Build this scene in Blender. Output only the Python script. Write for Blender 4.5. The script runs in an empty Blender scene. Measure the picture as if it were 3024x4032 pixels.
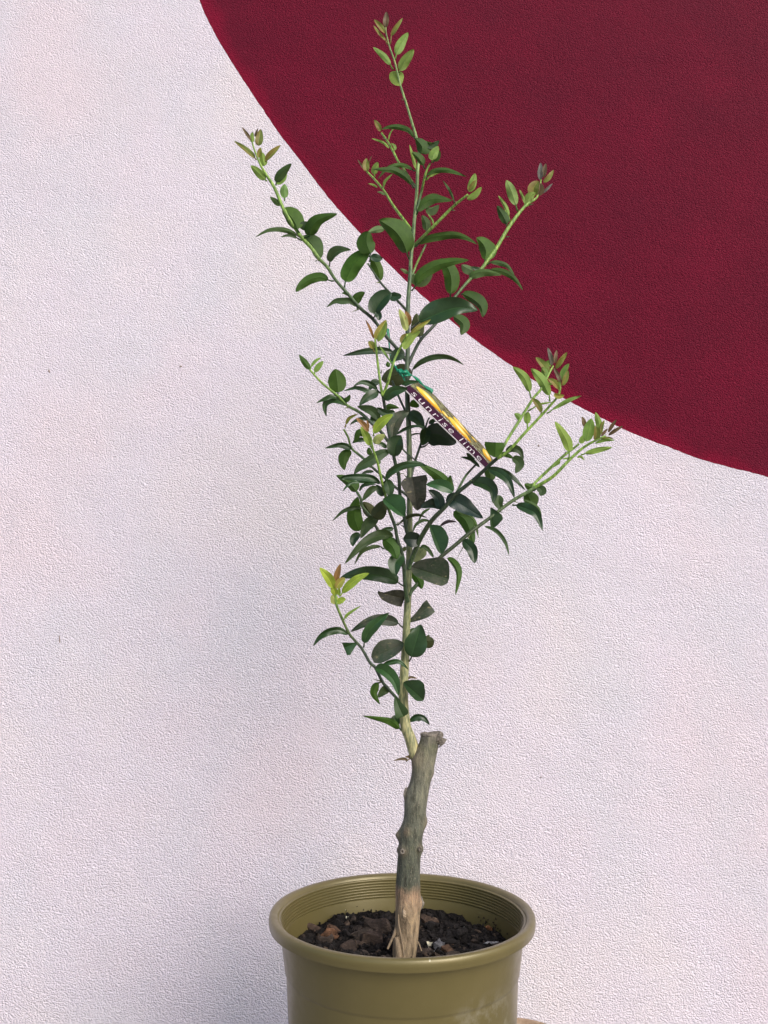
import bpy, bmesh, math, random
from mathutils import Vector, noise
R_ = math.radians
sc = bpy.context.scene
COL = sc.collection

# ------------------------------------------------------------------ camera, sky, sun, exposure
CAM = Vector((0, -1.05, .679)); PITCH = R_(9.6); FPX = 3136.0
cam = bpy.data.objects.new('camera', bpy.data.cameras.new('camera')); COL.objects.link(cam)
cam.location = CAM; cam.rotation_euler = (R_(90)+PITCH, 0, 0)
cam.data.sensor_fit = 'VERTICAL'; cam.data.sensor_height = 36; cam.data.lens = 28
cam.data.clip_start = .02; cam.data.clip_end = 300
sc.camera = cam
SUN_EL, SUN_AZ = 34, 38          # sun height, degrees to the right of straight behind the camera
w = bpy.data.worlds.new('World'); sc.world = w; w.use_nodes = True
nt = w.node_tree; bg = nt.nodes['Background']
sky = nt.nodes.new('ShaderNodeTexSky'); sky.sky_type = 'NISHITA'; sky.sun_disc = False
sky.sun_elevation = R_(SUN_EL); sky.sun_rotation = R_(180-SUN_AZ)
sky.dust_density = 2.5; sky.ozone_density = 1.0; sky.air_density = 1.0
nt.links.new(sky.outputs[0], bg.inputs[0]); bg.inputs[1].default_value = .12
sl = bpy.data.lights.new('sun', 'SUN'); sl.energy = 2.1; sl.angle = R_(44); sl.color = (1, .95, .90)
so = bpy.data.objects.new('sun', sl); COL.objects.link(so)
sd = Vector((math.sin(R_(SUN_AZ))*math.cos(R_(SUN_EL)), -math.cos(R_(SUN_AZ))*math.cos(R_(SUN_EL)), math.sin(R_(SUN_EL))))
so.rotation_euler = sd.to_track_quat('Z', 'Y').to_euler()
sc.view_settings.view_transform = 'Standard'; sc.view_settings.look = 'None'
sc.view_settings.exposure = .33; sc.view_settings.gamma = 1; sc.view_settings.use_curve_mapping = False

# ------------------------------------------------------------------ helpers
def P(x, y, Y):
    """point of the depth plane Y seen at photo pixel x, y"""
    u = (x-1512)/FPX; v = (2016-y)/FPX
    c, s = math.cos(PITCH), math.sin(PITCH)
    d = Vector((u, c-v*s, s+v*c))
    return CAM + d*((Y-CAM.y)/d.y)
def s2l(r, g, b):
    f = lambda v: (v/255/12.92 if v/255 <= .04045 else ((v/255+.055)/1.055)**2.4)
    return (f(r), f(g), f(b), 1)
def link(name, me, mat, parent=None):
    o = bpy.data.objects.new(name, me); COL.objects.link(o)
    for m in (mat if isinstance(mat, (list, tuple)) else [mat]): me.materials.append(m)
    if parent: o.parent = parent
    return o
def mesh(verts, faces, smooth=True):
    me = bpy.data.meshes.new('m'); me.from_pydata([tuple(v) for v in verts], [], faces)
    if smooth: me.polygons.foreach_set('use_smooth', [True]*len(me.polygons))
    me.update(); return me
def empty(name, loc, label, cat, group=None):
    o = bpy.data.objects.new(name, None); COL.objects.link(o); o.location = loc
    o.empty_display_size = .05
    return tag(o, label, cat, group)
def tag(o, label, cat, group=None, kind=None):
    if label: o['label'] = label
    if cat: o['category'] = cat
    if group: o['group'] = group
    if kind: o['kind'] = kind
    return o
class Mat:
    def __init__(s, name):
        s.m = bpy.data.materials.new(name); s.m.use_nodes = True; s.t = s.m.node_tree
        s.b = s.t.nodes['Principled BSDF']
    def n(s, typ, **kw):
        x = s.t.nodes.new('ShaderNode'+typ)
        for k, v in kw.items():
            if k.startswith('i_'): x.inputs[int(k[2:]) if k[2:].isdigit() else k[2:].replace('_', ' ')].default_value = v
            else: setattr(x, k, v)
        return x
    def l(s, a, b): s.t.links.new(a, b)
    def noise(s, vec, scale, detail=3, rough=.55):
        x = s.n('TexNoise'); x.inputs['Scale'].default_value = scale; x.inputs['Detail'].default_value = detail
        x.inputs['Roughness'].default_value = rough
        s.l(vec, x.inputs['Vector']); return x.outputs['Fac']
    def ramp(s, fac, stops, interp='LINEAR'):
        x = s.n('ValToRGB'); x.color_ramp.interpolation = interp
        el = x.color_ramp.elements
        while len(el) < len(stops): el.new(.5)
        for e, (p, c) in zip(el, stops):
            e.position = p; e.color = c if len(c) == 4 else (*c, 1)
        s.l(fac, x.inputs[0]); return x.outputs[0]
    def mix(s, fac, a, b, mode='MIX'):
        x = s.n('Mix', data_type='RGBA', blend_type=mode)
        for q, sock in ((fac, x.inputs[0]), (a, x.inputs[6]), (b, x.inputs[7])):
            if hasattr(q, 'links'): s.l(q, sock)
            else: sock.default_value = q
        return x.outputs[2]
    def math(s, op, a, b=0.0, c=0.0):
        x = s.n('Math', operation=op)
        for q, sock in zip((a, b, c), x.inputs):
            if hasattr(q, 'links'): s.l(q, sock)
            else: sock.default_value = q
        return x.outputs[0]
    def pos(s): return s.n('NewGeometry').outputs['Position']
    def scaled(s, vec, sx, sy, sz):
        x = s.n('Mapping'); x.inputs['Scale'].default_value = (sx, sy, sz); s.l(vec, x.inputs[0]); return x.outputs[0]
    def bump(s, h, strength, dist):
        x = s.n('Bump'); x.inputs['Strength'].default_value = strength; x.inputs['Distance'].default_value = dist
        s.l(h, x.inputs['Height']); s.l(x.outputs[0], s.b.inputs['Normal'])
    def set(s, **kw):
        for k, v in kw.items():
            k = k.replace('_', ' ')
            if hasattr(v, 'links'): s.l(v, s.b.inputs[k])
            else: s.b.inputs[k].default_value = v
        return s

# ------------------------------------------------------------------ materials of the place
WALL_Y = .40
def stucco_height(m):
    p = m.scaled(m.pos(), 1, 1, 1.25)
    a = m.noise(p, 560, 1.5, .5)
    b = m.noise(p, 270, 1.5, .5)
    c = m.noise(m.scaled(m.pos(), .7, 1, 1.3), 14, 2, .5)
    vo = m.n('TexVoronoi', feature='F1'); vo.inputs['Scale'].default_value = 340
    wp = m.n('TexNoise'); wp.inputs['Scale'].default_value = 120; m.l(p, wp.inputs['Vector'])
    m.l(m.mix(.006, p, wp.outputs['Color']), vo.inputs['Vector'])
    peb = m.math('SUBTRACT', 1, vo.outputs['Distance'])
    h = m.math('ADD', m.math('MULTIPLY', peb, .85), m.math('ADD', m.math('MULTIPLY', a, .25), m.math('MULTIPLY', b, .22)))
    lo = m.noise(m.scaled(m.pos(), 1, 1, 1.4), 5, 3, .55)
    return m.math('ADD', m.math('ADD', h, m.math('MULTIPLY', c, .9)), m.math('MULTIPLY', lo, 2.2))
def make_plaster():
    m = Mat('white_stucco'); p = m.pos()
    n1 = m.noise(p, 2.3, 3, .5); n2 = m.noise(m.scaled(p, 1, 1, .6), 5.5, 3, .5); n3 = m.noise(p, 260, 2)
    col = m.ramp(n1, [(.34, (.745, .660, .735)), (.5, (.730, .672, .765)), (.64, (.750, .690, .745))])
    col = m.mix(m.ramp(n2, [(.45, (0, 0, 0)), (.7, (.5, .5, .5))]), col, (.64, .645, .725, 1))
    col = m.mix(m.ramp(n3, [(.3, (.35, .35, .35)), (.5, (0, 0, 0))]), col, (.48, .44, .47, 1))
    m.set(Base_Color=col, Roughness=.55); m.b.inputs['Specular IOR Level'].default_value = .45
    m.bump(stucco_height(m), .62, .0052); return m.m
CX, CZ, CR = 1.2384, 2.6186, 1.7223
def make_maroon():
    m = Mat('maroon_paint'); p = m.pos()
    sep = m.n('SeparateXYZ'); m.l(p, sep.inputs[0])
    dx = m.math('SUBTRACT', sep.outputs[0], CX); dz = m.math('SUBTRACT', sep.outputs[2], CZ)
    r = m.math('SQRT', m.math('ADD', m.math('MULTIPLY', dx, dx), m.math('MULTIPLY', dz, dz)))
    wob = m.noise(p, 16, 3)
    r = m.math('ADD', r, m.math('MULTIPLY', m.math('SUBTRACT', wob, .5), .05))
    edge = m.n('MapRange', interpolation_type='SMOOTHSTEP')
    m.l(r, edge.inputs[0]); edge.inputs[1].default_value = CR-.035; edge.inputs[2].default_value = CR+.004
    n1 = m.noise(p, 7, 4, .6)
    col = m.ramp(n1, [(.3, s2l(94, 11, 38)), (.5, s2l(100, 11, 39)), (.72, s2l(108, 11, 42))])
    n2 = m.noise(p, 150, 3)
    col = m.mix(m.ramp(n2, [(.33, (.5, .5, .5)), (.5, (0, 0, 0))]), col, s2l(90, 15, 38))
    e = m.math('MULTIPLY', edge.outputs[0], .5)
    col = m.mix(e, col, s2l(138, 6, 48))
    m.set(Base_Color=col, Roughness=.75); m.b.inputs['Specular IOR Level'].default_value = .14
    m.bump(stucco_height(m), .62, .0052); return m.m
PLASTER, MAROON = make_plaster(), make_maroon()

# ------------------------------------------------------------------ ground and wall
def make_ground():
    m = Mat('concrete_paving'); p = m.pos()
    col = m.ramp(m.noise(p, 30, 5, .65), [(.3, (.20, .185, .17)), (.7, (.34, .32, .30))])
    m.set(Base_Color=col, Roughness=.85); m.bump(m.noise(p, 120, 3), .4, .003); return m.m
g = link('ground', mesh([(-60, -80, 0), (60, -80, 0), (60, 60, 0), (-60, 60, 0)], [(0, 1, 2, 3)]), make_ground())
tag(g, 'grey concrete paving at the foot of the wall', 'ground', kind='structure')

wall = empty('stucco_wall', (0, WALL_Y, 0), 'rough white stucco wall painted with a large maroon circle', 'wall')
EDGE = [(784,0),(1067,480),(1182,632),(1327,818),(1420,920),(1509,1019),(1658,1160),(1862,1332),(2017,1442),(2175,1542),(2442,1683),(2700,1787),(3024,1879)]
er = []
for x, y in EDGE:
    q = P(x, y, WALL_Y); er.append((math.atan2(q.z-CZ, q.x-CX) % (2*math.pi), math.hypot(q.x-CX, q.z-CZ)))
er.sort()
def circ_r(a):
    k = 1.7223
    if a <= er[0][0]: t = min(1, (er[0][0]-a)/.4); k = er[0][1]*(1-t)+1.7223*t
    elif a >= er[-1][0]: t = min(1, (a-er[-1][0])/.4); k = er[-1][1]*(1-t)+1.7223*t
    else:
        for (a0, r0), (a1, r1) in zip(er, er[1:]):
            if a0 <= a <= a1: t = (a-a0)/(a1-a0); t = t*t*(3-2*t); k = r0+(r1-r0)*t; break
    return k + .0007*noise.noise(Vector((math.cos(a)*60, math.sin(a)*60, 3))) + .0009*noise.noise(Vector((math.cos(a)*230, math.sin(a)*230, 9)))
NSEG = 1440; ring = []; outer = []
X0, X1, Z0, Z1 = -3.2, 4.6, 0.0, 5.0
for i in range(NSEG):
    a = 2*math.pi*i/NSEG; r = circ_r(a); ca, sa = math.cos(a), math.sin(a)
    ring.append((CX+ca*r, 0, CZ+sa*r))
    t = min([((X1 if ca > 0 else X0)-CX)/ca if abs(ca) > 1e-9 else 1e9, ((Z1 if sa > 0 else Z0)-CZ)/sa if abs(sa) > 1e-9 else 1e9])
    outer.append((CX+ca*t, 0, CZ+sa*t))
f = [(i, NSEG+i, NSEG+(i+1) % NSEG, (i+1) % NSEG) for i in range(NSEG)]
b0 = 2*NSEG
f += [(NSEG+i, b0+i, b0+(i+1) % NSEG, NSEG+(i+1) % NSEG) for i in range(NSEG)] + [tuple(range(b0, b0+NSEG))]
pl = link('plaster', mesh(ring+outer+[(x, .2, z) for x, y, z in outer], f, False), PLASTER, wall)
disc = link('painted_circle', mesh(ring+[(CX, 0, CZ)], [((i+1) % NSEG, i, NSEG) for i in range(NSEG)], False), MAROON, wall)
disc['label'] = 'maroon painted circle with a brighter red brushed edge'
def chip_mat():
    m = Mat('dark_scuff'); m.set(Base_Color=m.ramp(m.noise(m.pos(), 400), [(.3, (.20, .15, .13)), (.7, (.38, .32, .30))]), Roughness=.9); return m.m
CHIP = chip_mat()
for x, y, wx, hy, rot in ((235, 2517, 2.5, 16, .1), (194, 1462, 4, 8, .4), (712, 1443, 6, 4, .2), (2130, 3060, 2, 5, 0), (2121, 1755, 4, 4, 0)):
    c = P(x, y, WALL_Y); k = 1.45/FPX; vs = []; n = 9
    for i in range(n):
        a = 2*math.pi*i/n; rr = 1+.35*noise.noise(Vector((i*1.7, x, y)))
        dx, dz = math.cos(a)*wx*k*rr, math.sin(a)*hy*k*rr
        vs.append((c.x+dx*math.cos(rot)-dz*math.sin(rot), -.0004, c.z+dx*math.sin(rot)+dz*math.cos(rot)))
    vs.append((c.x, -.0022, c.z))
    link('scuff_mark', mesh(vs, [(i, (i+1) % n, n) for i in range(n)]), CHIP, wall)

# ------------------------------------------------------------------ pot
PX, PR = .0219, .1624
def make_pot_mat():
    m = Mat('olive_plastic'); p = m.pos()
    n1 = m.noise(p, 11, 4, .6); n2 = m.noise(p, 60, 4, .7)
    col = m.ramp(n1, [(.3, (.140, .116, .040)), (.55, (.155, .128, .047)), (.75, (.172, .142, .056))])
    sep = m.n('SeparateXYZ'); m.l(p, sep.inputs[0])
    # dried water splashes low on the right of the pot
    dx = m.math('SUBTRACT', sep.outputs[0], .115); dz = m.math('SUBTRACT', sep.outputs[2], .275)
    rr = m.math('ADD', m.math('MULTIPLY', m.math('MULTIPLY', dx, dx), 260), m.math('MULTIPLY', m.math('MULTIPLY', dz, dz), 700))
    near = m.math('MAXIMUM', m.math('SUBTRACT', 1, rr), 0)
    d = m.math('MULTIPLY', m.ramp(n2, [(.45, (0, 0, 0)), (.68, (1, 1, 1))]), m.math('MULTIPLY', near, .5))
    col = m.mix(d, col, (.36, .34, .27, 1))
    sp = m.n('TexVoronoi'); sp.inputs['Scale'].default_value = 48; m.l(m.scaled(p, 1, 1, .6), sp.inputs['Vector'])
    speck = m.math('MULTIPLY', m.math('LESS_THAN', sp.outputs['Distance'], .05), m.math('GREATER_THAN', m.noise(p, 9, 1), .54))
    col = m.mix(m.math('MULTIPLY', speck, .75), col, (.42, .40, .30, 1))
    m.set(Base_Color=col, Roughness=m.ramp(n2, [(.3, (.30, .30, .30)), (.7, (.44, .44, .44))]), Metallic=.25); m.set(Coat_Weight=.2, Coat_Roughness=.25)
    m.b.inputs['Specular IOR Level'].default_value = .6
    m.bump(m.noise(p, 500, 2), .12, .0006); return m.m
POTM = make_pot_mat()
def lathe(prof, seg=160, wob=0.0):
    vs, fs = [], []
    for j, (r, z) in enumerate(prof):
        for i in range(seg):
            a = 2*math.pi*i/seg; rr = r*(1+wob*math.cos(2*a+.6))
            vs.append((rr*math.cos(a), rr*math.sin(a), z))
    for j in range(len(prof)-1):
        for i in range(seg):
            i2 = (i+1) % seg; fs.append((j*seg+i, j*seg+i2, (j+1)*seg+i2, (j+1)*seg+i))
    me = mesh(vs, fs); me.set_sharp_from_angle(angle=R_(38)); return me
pot = empty('flower_pot', (PX, 0, 0), 'olive bronze plastic flower pot with ribbed rim holding the citrus', 'flower pot')
body = [(.0, .004), (.108, .004), (.112, .0), (.115, .004), (.1270, .12), (.1374, .250), (.1400, .2925), (.1403, .2938), (.1408, .2950), (.1413, .2958), (.1419, .2975), (.1487, .345), (.1492, .3476)]
pb = link('pot_body', lathe(body), POTM, pot)
rim = [(.1492, .3478), (.1575, .3474), (.1600, .3470), (.1611, .3467), (.1614, .3472), (.1614, .3490), (.1622, .3515), (.1624, .3545), (.1620, .3574), (.1609, .3593), (.1590, .3601), (.1562, .3600), (.1534, .3592), (.1514, .3574), (.1506, .3552)]
z = .3545; r = .1494
for k in range(7):                   # moulded ribs inside the lip
    rim += [(r-.0012, z), (r-.0015, z-.0006), (r-.0014, z-.0013), (r-.0002, z-.0020), (r-.0002, z-.0030)]
    z -= .0034; r -= .00072
rim += [(r, z), (.1403, .31), (.1365, .27)]
pr = link('pot_rim', lathe(rim), POTM, pot)
for o in (pb, pr): o.location.z = 0

# ------------------------------------------------------------------ soil, bark, pebbles
random.seed(5)
def soil_mat():
    m = Mat('black_potting_mix'); p = m.pos()
    m.set(Base_Color=m.ramp(m.noise(p, 160, 5, .7), [(.35, (.006, .0055, .006)), (.6, (.018, .015, .014)), (.8, (.04, .032, .027))]), Roughness=.95); m.b.inputs['Specular IOR Level'].default_value = .15
    m.bump(m.noise(p, 350, 4, .7), 1, .004); return m.m
def soil_z(x, y):
    r = math.hypot(x-PX, y)
    h = .3045 + .007*max(0, y/.13) + .004*min(1, r/.14)
    h += .007*noise.noise(Vector((x*26, y*26, 1))) + .0045*noise.noise(Vector((x*70, y*70, 5))) + .003*noise.noise(Vector((x*190, y*190, 8)))
    return h
vs, fs = [], []
NR, NA = 60, 150
for j in range(NR+1):
    for i in range(NA):
        r = .1405*j/NR; a = 2*math.pi*i/NA; x, y = PX+r*math.cos(a), r*math.sin(a); vs.append((x, y, soil_z(x, y)))
for j in range(NR):
    for i in range(NA): fs.append((j*NA+i, (j+1)*NA+i, (j+1)*NA+(i+1) % NA, j*NA+(i+1) % NA))
soil = link('potting_mix', mesh(vs, fs), soil_mat()); tag(soil, 'dark crumbly potting mix filling the olive pot', 'soil', kind='stuff')
def bark_mat(name, a, b, c):
    m = Mat(name); p = m.pos(); tc = m.n('TexCoord').outputs['Object']
    at = m.n('VertexColor', layer_name='tone').outputs[0]
    base = m.ramp(m.noise(m.scaled(tc, 1, 1, 3), 90, 5, .65), [(.3, a), (.55, b), (.8, c)])
    m.set(Base_Color=m.mix(1.0, base, at, 'MULTIPLY'), Roughness=.8); m.b.inputs['Specular IOR Level'].default_value = .3; m.bump(m.noise(m.scaled(tc, 1, 1, 2.5), 260, 4, .7), .8, .003); return m.m
BARK = bark_mat('bark_mulch', (.018, .015, .012), (.065, .051, .041), (.19, .155, .128))
def chunk(L, W, H, seed, sub=2):
    """an angular bark flake: a squashed, knobbly, faceted lump"""
    bm = bmesh.new(); bmesh.ops.create_icosphere(bm, subdivisions=sub, radius=1)
    rnd = random.Random(seed); off = Vector((rnd.random()*50, rnd.random()*50, rnd.random()*50))
    for v in bm.verts:
        c = v.co.copy(); k = 1+.42*noise.noise(c*1.25+off)+.22*noise.noise(c*3.1+off)
        sq = Vector((math.copysign(abs(c.x)**.75, c.x), math.copysign(abs(c.y)**.75, c.y), math.copysign(abs(c.z)**.6, c.z)))
        v.co = Vector((sq.x*L*k/2, sq.y*W*k/2, sq.z*H*k/2 + H*.9*noise.noise(Vector((c.x*1.2, c.y*.6, off.x)))))
    return bm
def scatter_chip(x, y, L, W, H, seed, dz=0, rot=None):
    bm = chunk(L, W, H, seed); rnd = random.Random(seed+1)
    from mathutils import Euler, Matrix
    e = rot or Euler((rnd.uniform(-.7, .7), rnd.uniform(-.5, .5), rnd.uniform(0, 6.28)))
    bmesh.ops.transform(bm, matrix=Matrix.Translation((x, y, soil_z(x, y)+H*.25+dz)) @ e.to_matrix().to_4x4(), verts=bm.verts)
    return bm
allv, allf, tones = [], [], []
for k in range(1500):
    a = random.uniform(0, 6.283); rr = .137*math.sqrt(random.random()); x, y = PX+rr*math.cos(a), rr*math.sin(a)
    bm = chunk(*(random.uniform(.0015, .005) for _ in range(3)), 5000+k, 1); o0 = len(allv); bm.verts.index_update(); zz = soil_z(x, y)+random.uniform(-.0005, .003)
    t = random.choice((.10, .14, .2, .2, .45)); t = (t, t*.95, t*1.02)
    for v in bm.verts: allv.append(v.co+Vector((x, y, zz))); tones.append(t)
    for fc in bm.faces: allf.append(tuple(o0+v.index for v in fc.verts))
    bm.free()
for k in range(620):
    a = random.uniform(0, 6.283); rr = .134*math.sqrt(random.random()); x, y = PX+rr*math.cos(a), rr*math.sin(a)
    big = random.random()
    L = .006+.011*big**2 if k > 75 else random.uniform(.012, .024)
    W = L*random.uniform(.45, .8); H = L*random.uniform(.22, .5)
    if rr+L*.5 > .139: continue
    if math.hypot(x-.024, y) < .017+L*.3: continue
    bm = scatter_chip(x, y, L, W, H, 100+k, dz=-.001)
    o0 = len(allv); bm.verts.index_update()
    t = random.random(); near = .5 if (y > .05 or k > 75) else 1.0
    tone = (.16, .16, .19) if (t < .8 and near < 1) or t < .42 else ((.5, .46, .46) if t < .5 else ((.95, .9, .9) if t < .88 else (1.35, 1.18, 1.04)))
    for v in bm.verts: allv.append(v.co.copy()); tones.append(tone)
    for fc in bm.faces: allf.append(tuple(o0+v.index for v in fc.verts))
    bm.free()
def add_tone(me, tl):
    at = me.color_attributes.new('tone', 'FLOAT_COLOR', 'POINT')
    for i, t in enumerate(tl): at.data[i].color = (*t, 1)
me = mesh(allv, allf, False); add_tone(me, tones)
bk = link('bark_mulch', me, BARK); tag(bk, 'dark brown bark chips mulching the pot around the trunk', 'bark mulch', kind='stuff')
def single(name, px, py, Y, L, W, H, seed, tone, label, cat, rot=None, mat=None, dz=0):
    q = P(px, py, Y); me = bpy.data.meshes.new('m'); bm = scatter_chip(q.x, q.y, L, W, H, seed, rot=rot)
    zc = sum(v.co.z for v in bm.verts)/len(bm.verts)
    for v in bm.verts: v.co.z += max(q.z-zc, -.002)*.9+dz
    bm.to_mesh(me); bm.free(); add_tone(me, [tone]*len(me.vertices))
    o = link(name, me, mat or BARK); return tag(o, label, cat)
def on_soil(px, py):
    lo, hi = -.13, .13
    for _ in range(40):
        mid = (lo+hi)/2; q = P(px, py, mid)
        if q.z > soil_z(q.x, q.y): lo = mid
        else: hi = mid
    return mid
from mathutils import Euler
for args in (
    ('bark_chip', 1299, 3685, .022, .012, .010, 7, (2.2, 1.4, .95), 'orange brown split bark chip near the left rim', 'bark chip', Euler((.5, 0, .1))),
    ('bark_chip', 1325, 3672, .026, .008, .006, 8, (1.7, 1.25, 1.0), 'long tan bark sliver leaning right beside the orange chip', 'bark chip', Euler((.3, .5, -.5))),
    ('bark_chip', 1240, 3660, .030, .009, .008, 9, (1.2, 1.0, .9), 'slanted brown bark sliver furthest left in the pot', 'bark chip', Euler((.2, .4, -.4))),
    ('bark_chip', 1410, 3695, .038, .016, .008, 10, (1.05, 1.0, .95), 'large flat grey brown bark flake tilted up left of the trunk', 'bark chip', Euler((.9, -.5, .2))),
    ('bark_chip', 1375, 3735, .030, .018, .008, 11, (.85, .75, .74), 'smooth dark brown bark flake nearest the front left rim', 'bark chip', Euler((.7, -.3, .3))),
    ('bark_chip', 1465, 3710, .028, .020, .020, 12, (1.15, 1.0, .93), 'blocky reddish brown bark lump just left of the trunk', 'bark chip', Euler((.3, .2, .4))),
    ('bark_chip', 1490, 3655, .040, .016, .014, 13, (.95, .85, .82), 'broad dark bark slab behind the lump left of the trunk', 'bark chip', Euler((.4, .3, -.3))),
    ('bark_chip', 1690, 3636, .024, .016, .014, 14, (1.1, .9, .8), 'grey brown rounded bark lump right behind the trunk', 'bark chip', Euler((.4, 0, .3))),
    ('bark_chip', 1786, 3724, .022, .010, .007, 15, (1.7, 1.2, 1.0), 'tan bark chip right of the grey stone', 'bark chip', Euler((.3, .2, -.2))),
    ('bark_chip', 1770, 3752, .022, .011, .008, 16, (1.5, 1.1, .85), 'reddish bark chip against the front rim right of the trunk', 'bark chip', Euler((.2, .3, -.3))),
    ('bark_chip', 1926, 3662, .012, .006, .006, 17, (3.0, 1.7, .9), 'small upright orange wood chip at the right edge of the soil', 'bark chip', Euler((.2, 1.3, .2))),
): single(args[0], args[1], args[2], on_soil(args[1], args[2]), *args[3:])
def stone_mat(name, c0, c1):
    m = Mat(name); m.set(Base_Color=m.ramp(m.noise(m.pos(), 220, 4), [(.3, c0), (.7, c1)]), Roughness=.7); m.bump(m.noise(m.pos(), 500), .5, .002); return m.m
GREY = stone_mat('slate_stone', (.055, .056, .062), (.11, .11, .12)); CREAM = stone_mat('cream_grit', (.55, .52, .36), (.7, .66, .5))
WHITE = stone_mat('white_perlite', (.5, .5, .52), (.75, .75, .75))
one = (1, 1, 1)
single('stone', 1737, 3738, on_soil(1737, 3738), .024, .017, .012, 31, one, 'smooth grey stone standing on edge right of the trunk', 'stone', Euler((.5, .9, .9)), GREY)
single('pebble', 1693, 3722, on_soil(1693, 3722), .0085, .006, .006, 32, one, 'pale cream pebble between the trunk and the grey stone', 'pebble', None, CREAM)
single('perlite_grain', 1826, 3652, on_soil(1826, 3652), .0048, .0045, .0045, 33, one, 'white perlite grain at the back right of the soil', 'perlite', None, WHITE)
single('perlite_grain', 1368, 3617, on_soil(1368, 3617), .0045, .004, .004, 34, one, 'pale perlite grain at the back left of the soil', 'perlite', None, CREAM)
single('perlite_grain', 1713, 3756, on_soil(1713, 3756), .0055, .004, .004, 35, one, 'white perlite grain below the grey stone by the front rim', 'perlite', None, WHITE)
single('perlite_grain', 1236, 3646, on_soil(1236, 3646), .0036, .003, .003, 36, one, 'tiny white perlite grain on the far left bark sliver', 'perlite', None, WHITE, dz=.006)
single('leaf_litter', 1935, 3713, on_soil(1935, 3713), .020, .0045, .003, 37, one, 'silvery dry leaf sliver lying near the right rim', 'leaf litter', Euler((.1, 0, .1)), stone_mat('silver_dry_leaf', (.05, .05, .055), (.45, .45, .47)))
# loose dark grains stuck to the inside of the pot above the soil
allv, allf, tl = [], [], []
for k in range(34):
    a = random.choice((random.gauss(1.9, .3), random.gauss(.55, .10), random.gauss(.55, .10))); zz = .316+abs(random.gauss(0, .004))
    rr = .1402+(zz-.31)*.17-.0008; bm = chunk(*(random.uniform(.0006, .0022) for _ in range(3)), 900+k)
    o0 = len(allv); bm.verts.index_update()
    for v in bm.verts: allv.append(v.co+Vector((PX+rr*math.cos(a), rr*math.sin(a), zz))); tl.append((.3, .26, .26))
    for fc in bm.faces: allf.append(tuple(o0+v.index for v in fc.verts))
    bm.free()
me = mesh(allv, allf, False); add_tone(me, tl)
tag(link('soil_crumbs', me, BARK), 'soil crumbs stuck to the inner pot wall above the mix', 'soil crumbs', kind='stuff')

# ------------------------------------------------------------------ glazed dish behind the pot
def dish_mats():
    a = Mat('tan_clay_rim'); a.set(Base_Color=a.ramp(a.noise(a.pos(), 150, 4), [(.3, (.30, .20, .13)), (.7, (.46, .34, .24))]), Roughness=.75)
    b = Mat('pale_teal_glaze'); b.set(Base_Color=b.ramp(b.noise(b.pos(), 60, 3), [(.3, (.42, .50, .48)), (.7, (.55, .60, .57))]), Roughness=.3)
    return a.m, b.m
TAN, TEAL = dish_mats()
q = P(1990, 4002, .215)
dish = empty('glazed_dish', (q.x, .215-.085, 0), 'tan rimmed pale teal glazed dish half hidden behind the pot', 'dish')
zt = q.z
link('dish_rim', lathe([(.074, zt-.012), (.0795, zt-.012), (.084, zt-.006), (.085, zt-.001), (.083, zt), (.0795, zt-.001), (.0775, zt-.006)], 96), TAN, dish)
link('dish_bowl', lathe([(.0775, zt-.006), (.073, zt-.03), (.06, .03), (.0, .02)], 96), TEAL, dish)
link('dish_foot', lathe([(.0, .0), (.05, .0), (.056, .012), (.07, zt-.03), (.074, zt-.012)], 96), TAN, dish)

# ------------------------------------------------------------------ the tree
tree = empty('citrus_tree', (.024, 0, .305), 'young grafted citrus tree with bare pruned stump and leafy green shoots', 'tree')
TREE_INV = Vector(tree.location)
def tlink(name, verts, faces, mat, parent=None, smooth=True):
    return link(name, mesh([Vector(v)-TREE_INV for v in verts], faces, smooth), mat, parent or tree)
def trunk_mat():
    m = Mat('grey_citrus_bark'); p = m.pos()
    sep = m.n('SeparateXYZ'); m.l(p, sep.inputs[0])
    st = m.noise(m.scaled(p, 1, 1, .22), 190, 5, .7); bl = m.noise(p, 38, 4, .6); fine = m.noise(m.scaled(p, 1, 1, .5), 520, 3, .7)
    h = m.math('ADD', sep.outputs[2], m.math('MULTIPLY', m.math('SUBTRACT', bl, .5), .028))
    t = m.n('MapRange'); m.l(h, t.inputs[0]); t.inputs[1].default_value = .305; t.inputs[2].default_value = .567
    base = m.ramp(t.outputs[0], [(0, (.34, .26, .165)), (.20, (.35, .255, .16)), (.285, (.34, .225, .145)), (.325, (.082, .090, .066)), (.52, (.094, .102, .076)), (.70, (.148, .152, .114)), (.86, (.165, .162, .120)), (.95, (.125, .128, .085)), (1, (.16, .15, .12))])
    streak = m.ramp(st, [(.30, (.28, .27, .25)), (.40, (.62, .61, .58)), (.52, (1, 1, 1)), (.66, (1.5, 1.45, 1.32))])
    col = m.mix(1.0, base, streak, 'MULTIPLY')
    col = m.mix(m.ramp(fine, [(.56, (0, 0, 0)), (.68, (.5, .5, .5))]), col, (.30, .275, .21, 1))
    col = m.mix(m.ramp(m.noise(p, 75, 4, .65), [(.58, (0, 0, 0)), (.7, (.4, .4, .4))]), col, (.09, .10, .05, 1))
    kn = m.n('VertexColor', layer_name='knot').outputs[0]
    col = m.mix(kn, col, (.27, .20, .13, 1))
    m.set(Base_Color=col, Roughness=.85); m.bump(m.math('ADD', st, m.math('MULTIPLY', fine, .6)), .8, .003); return m.m
TRUNKM = trunk_mat()
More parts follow.
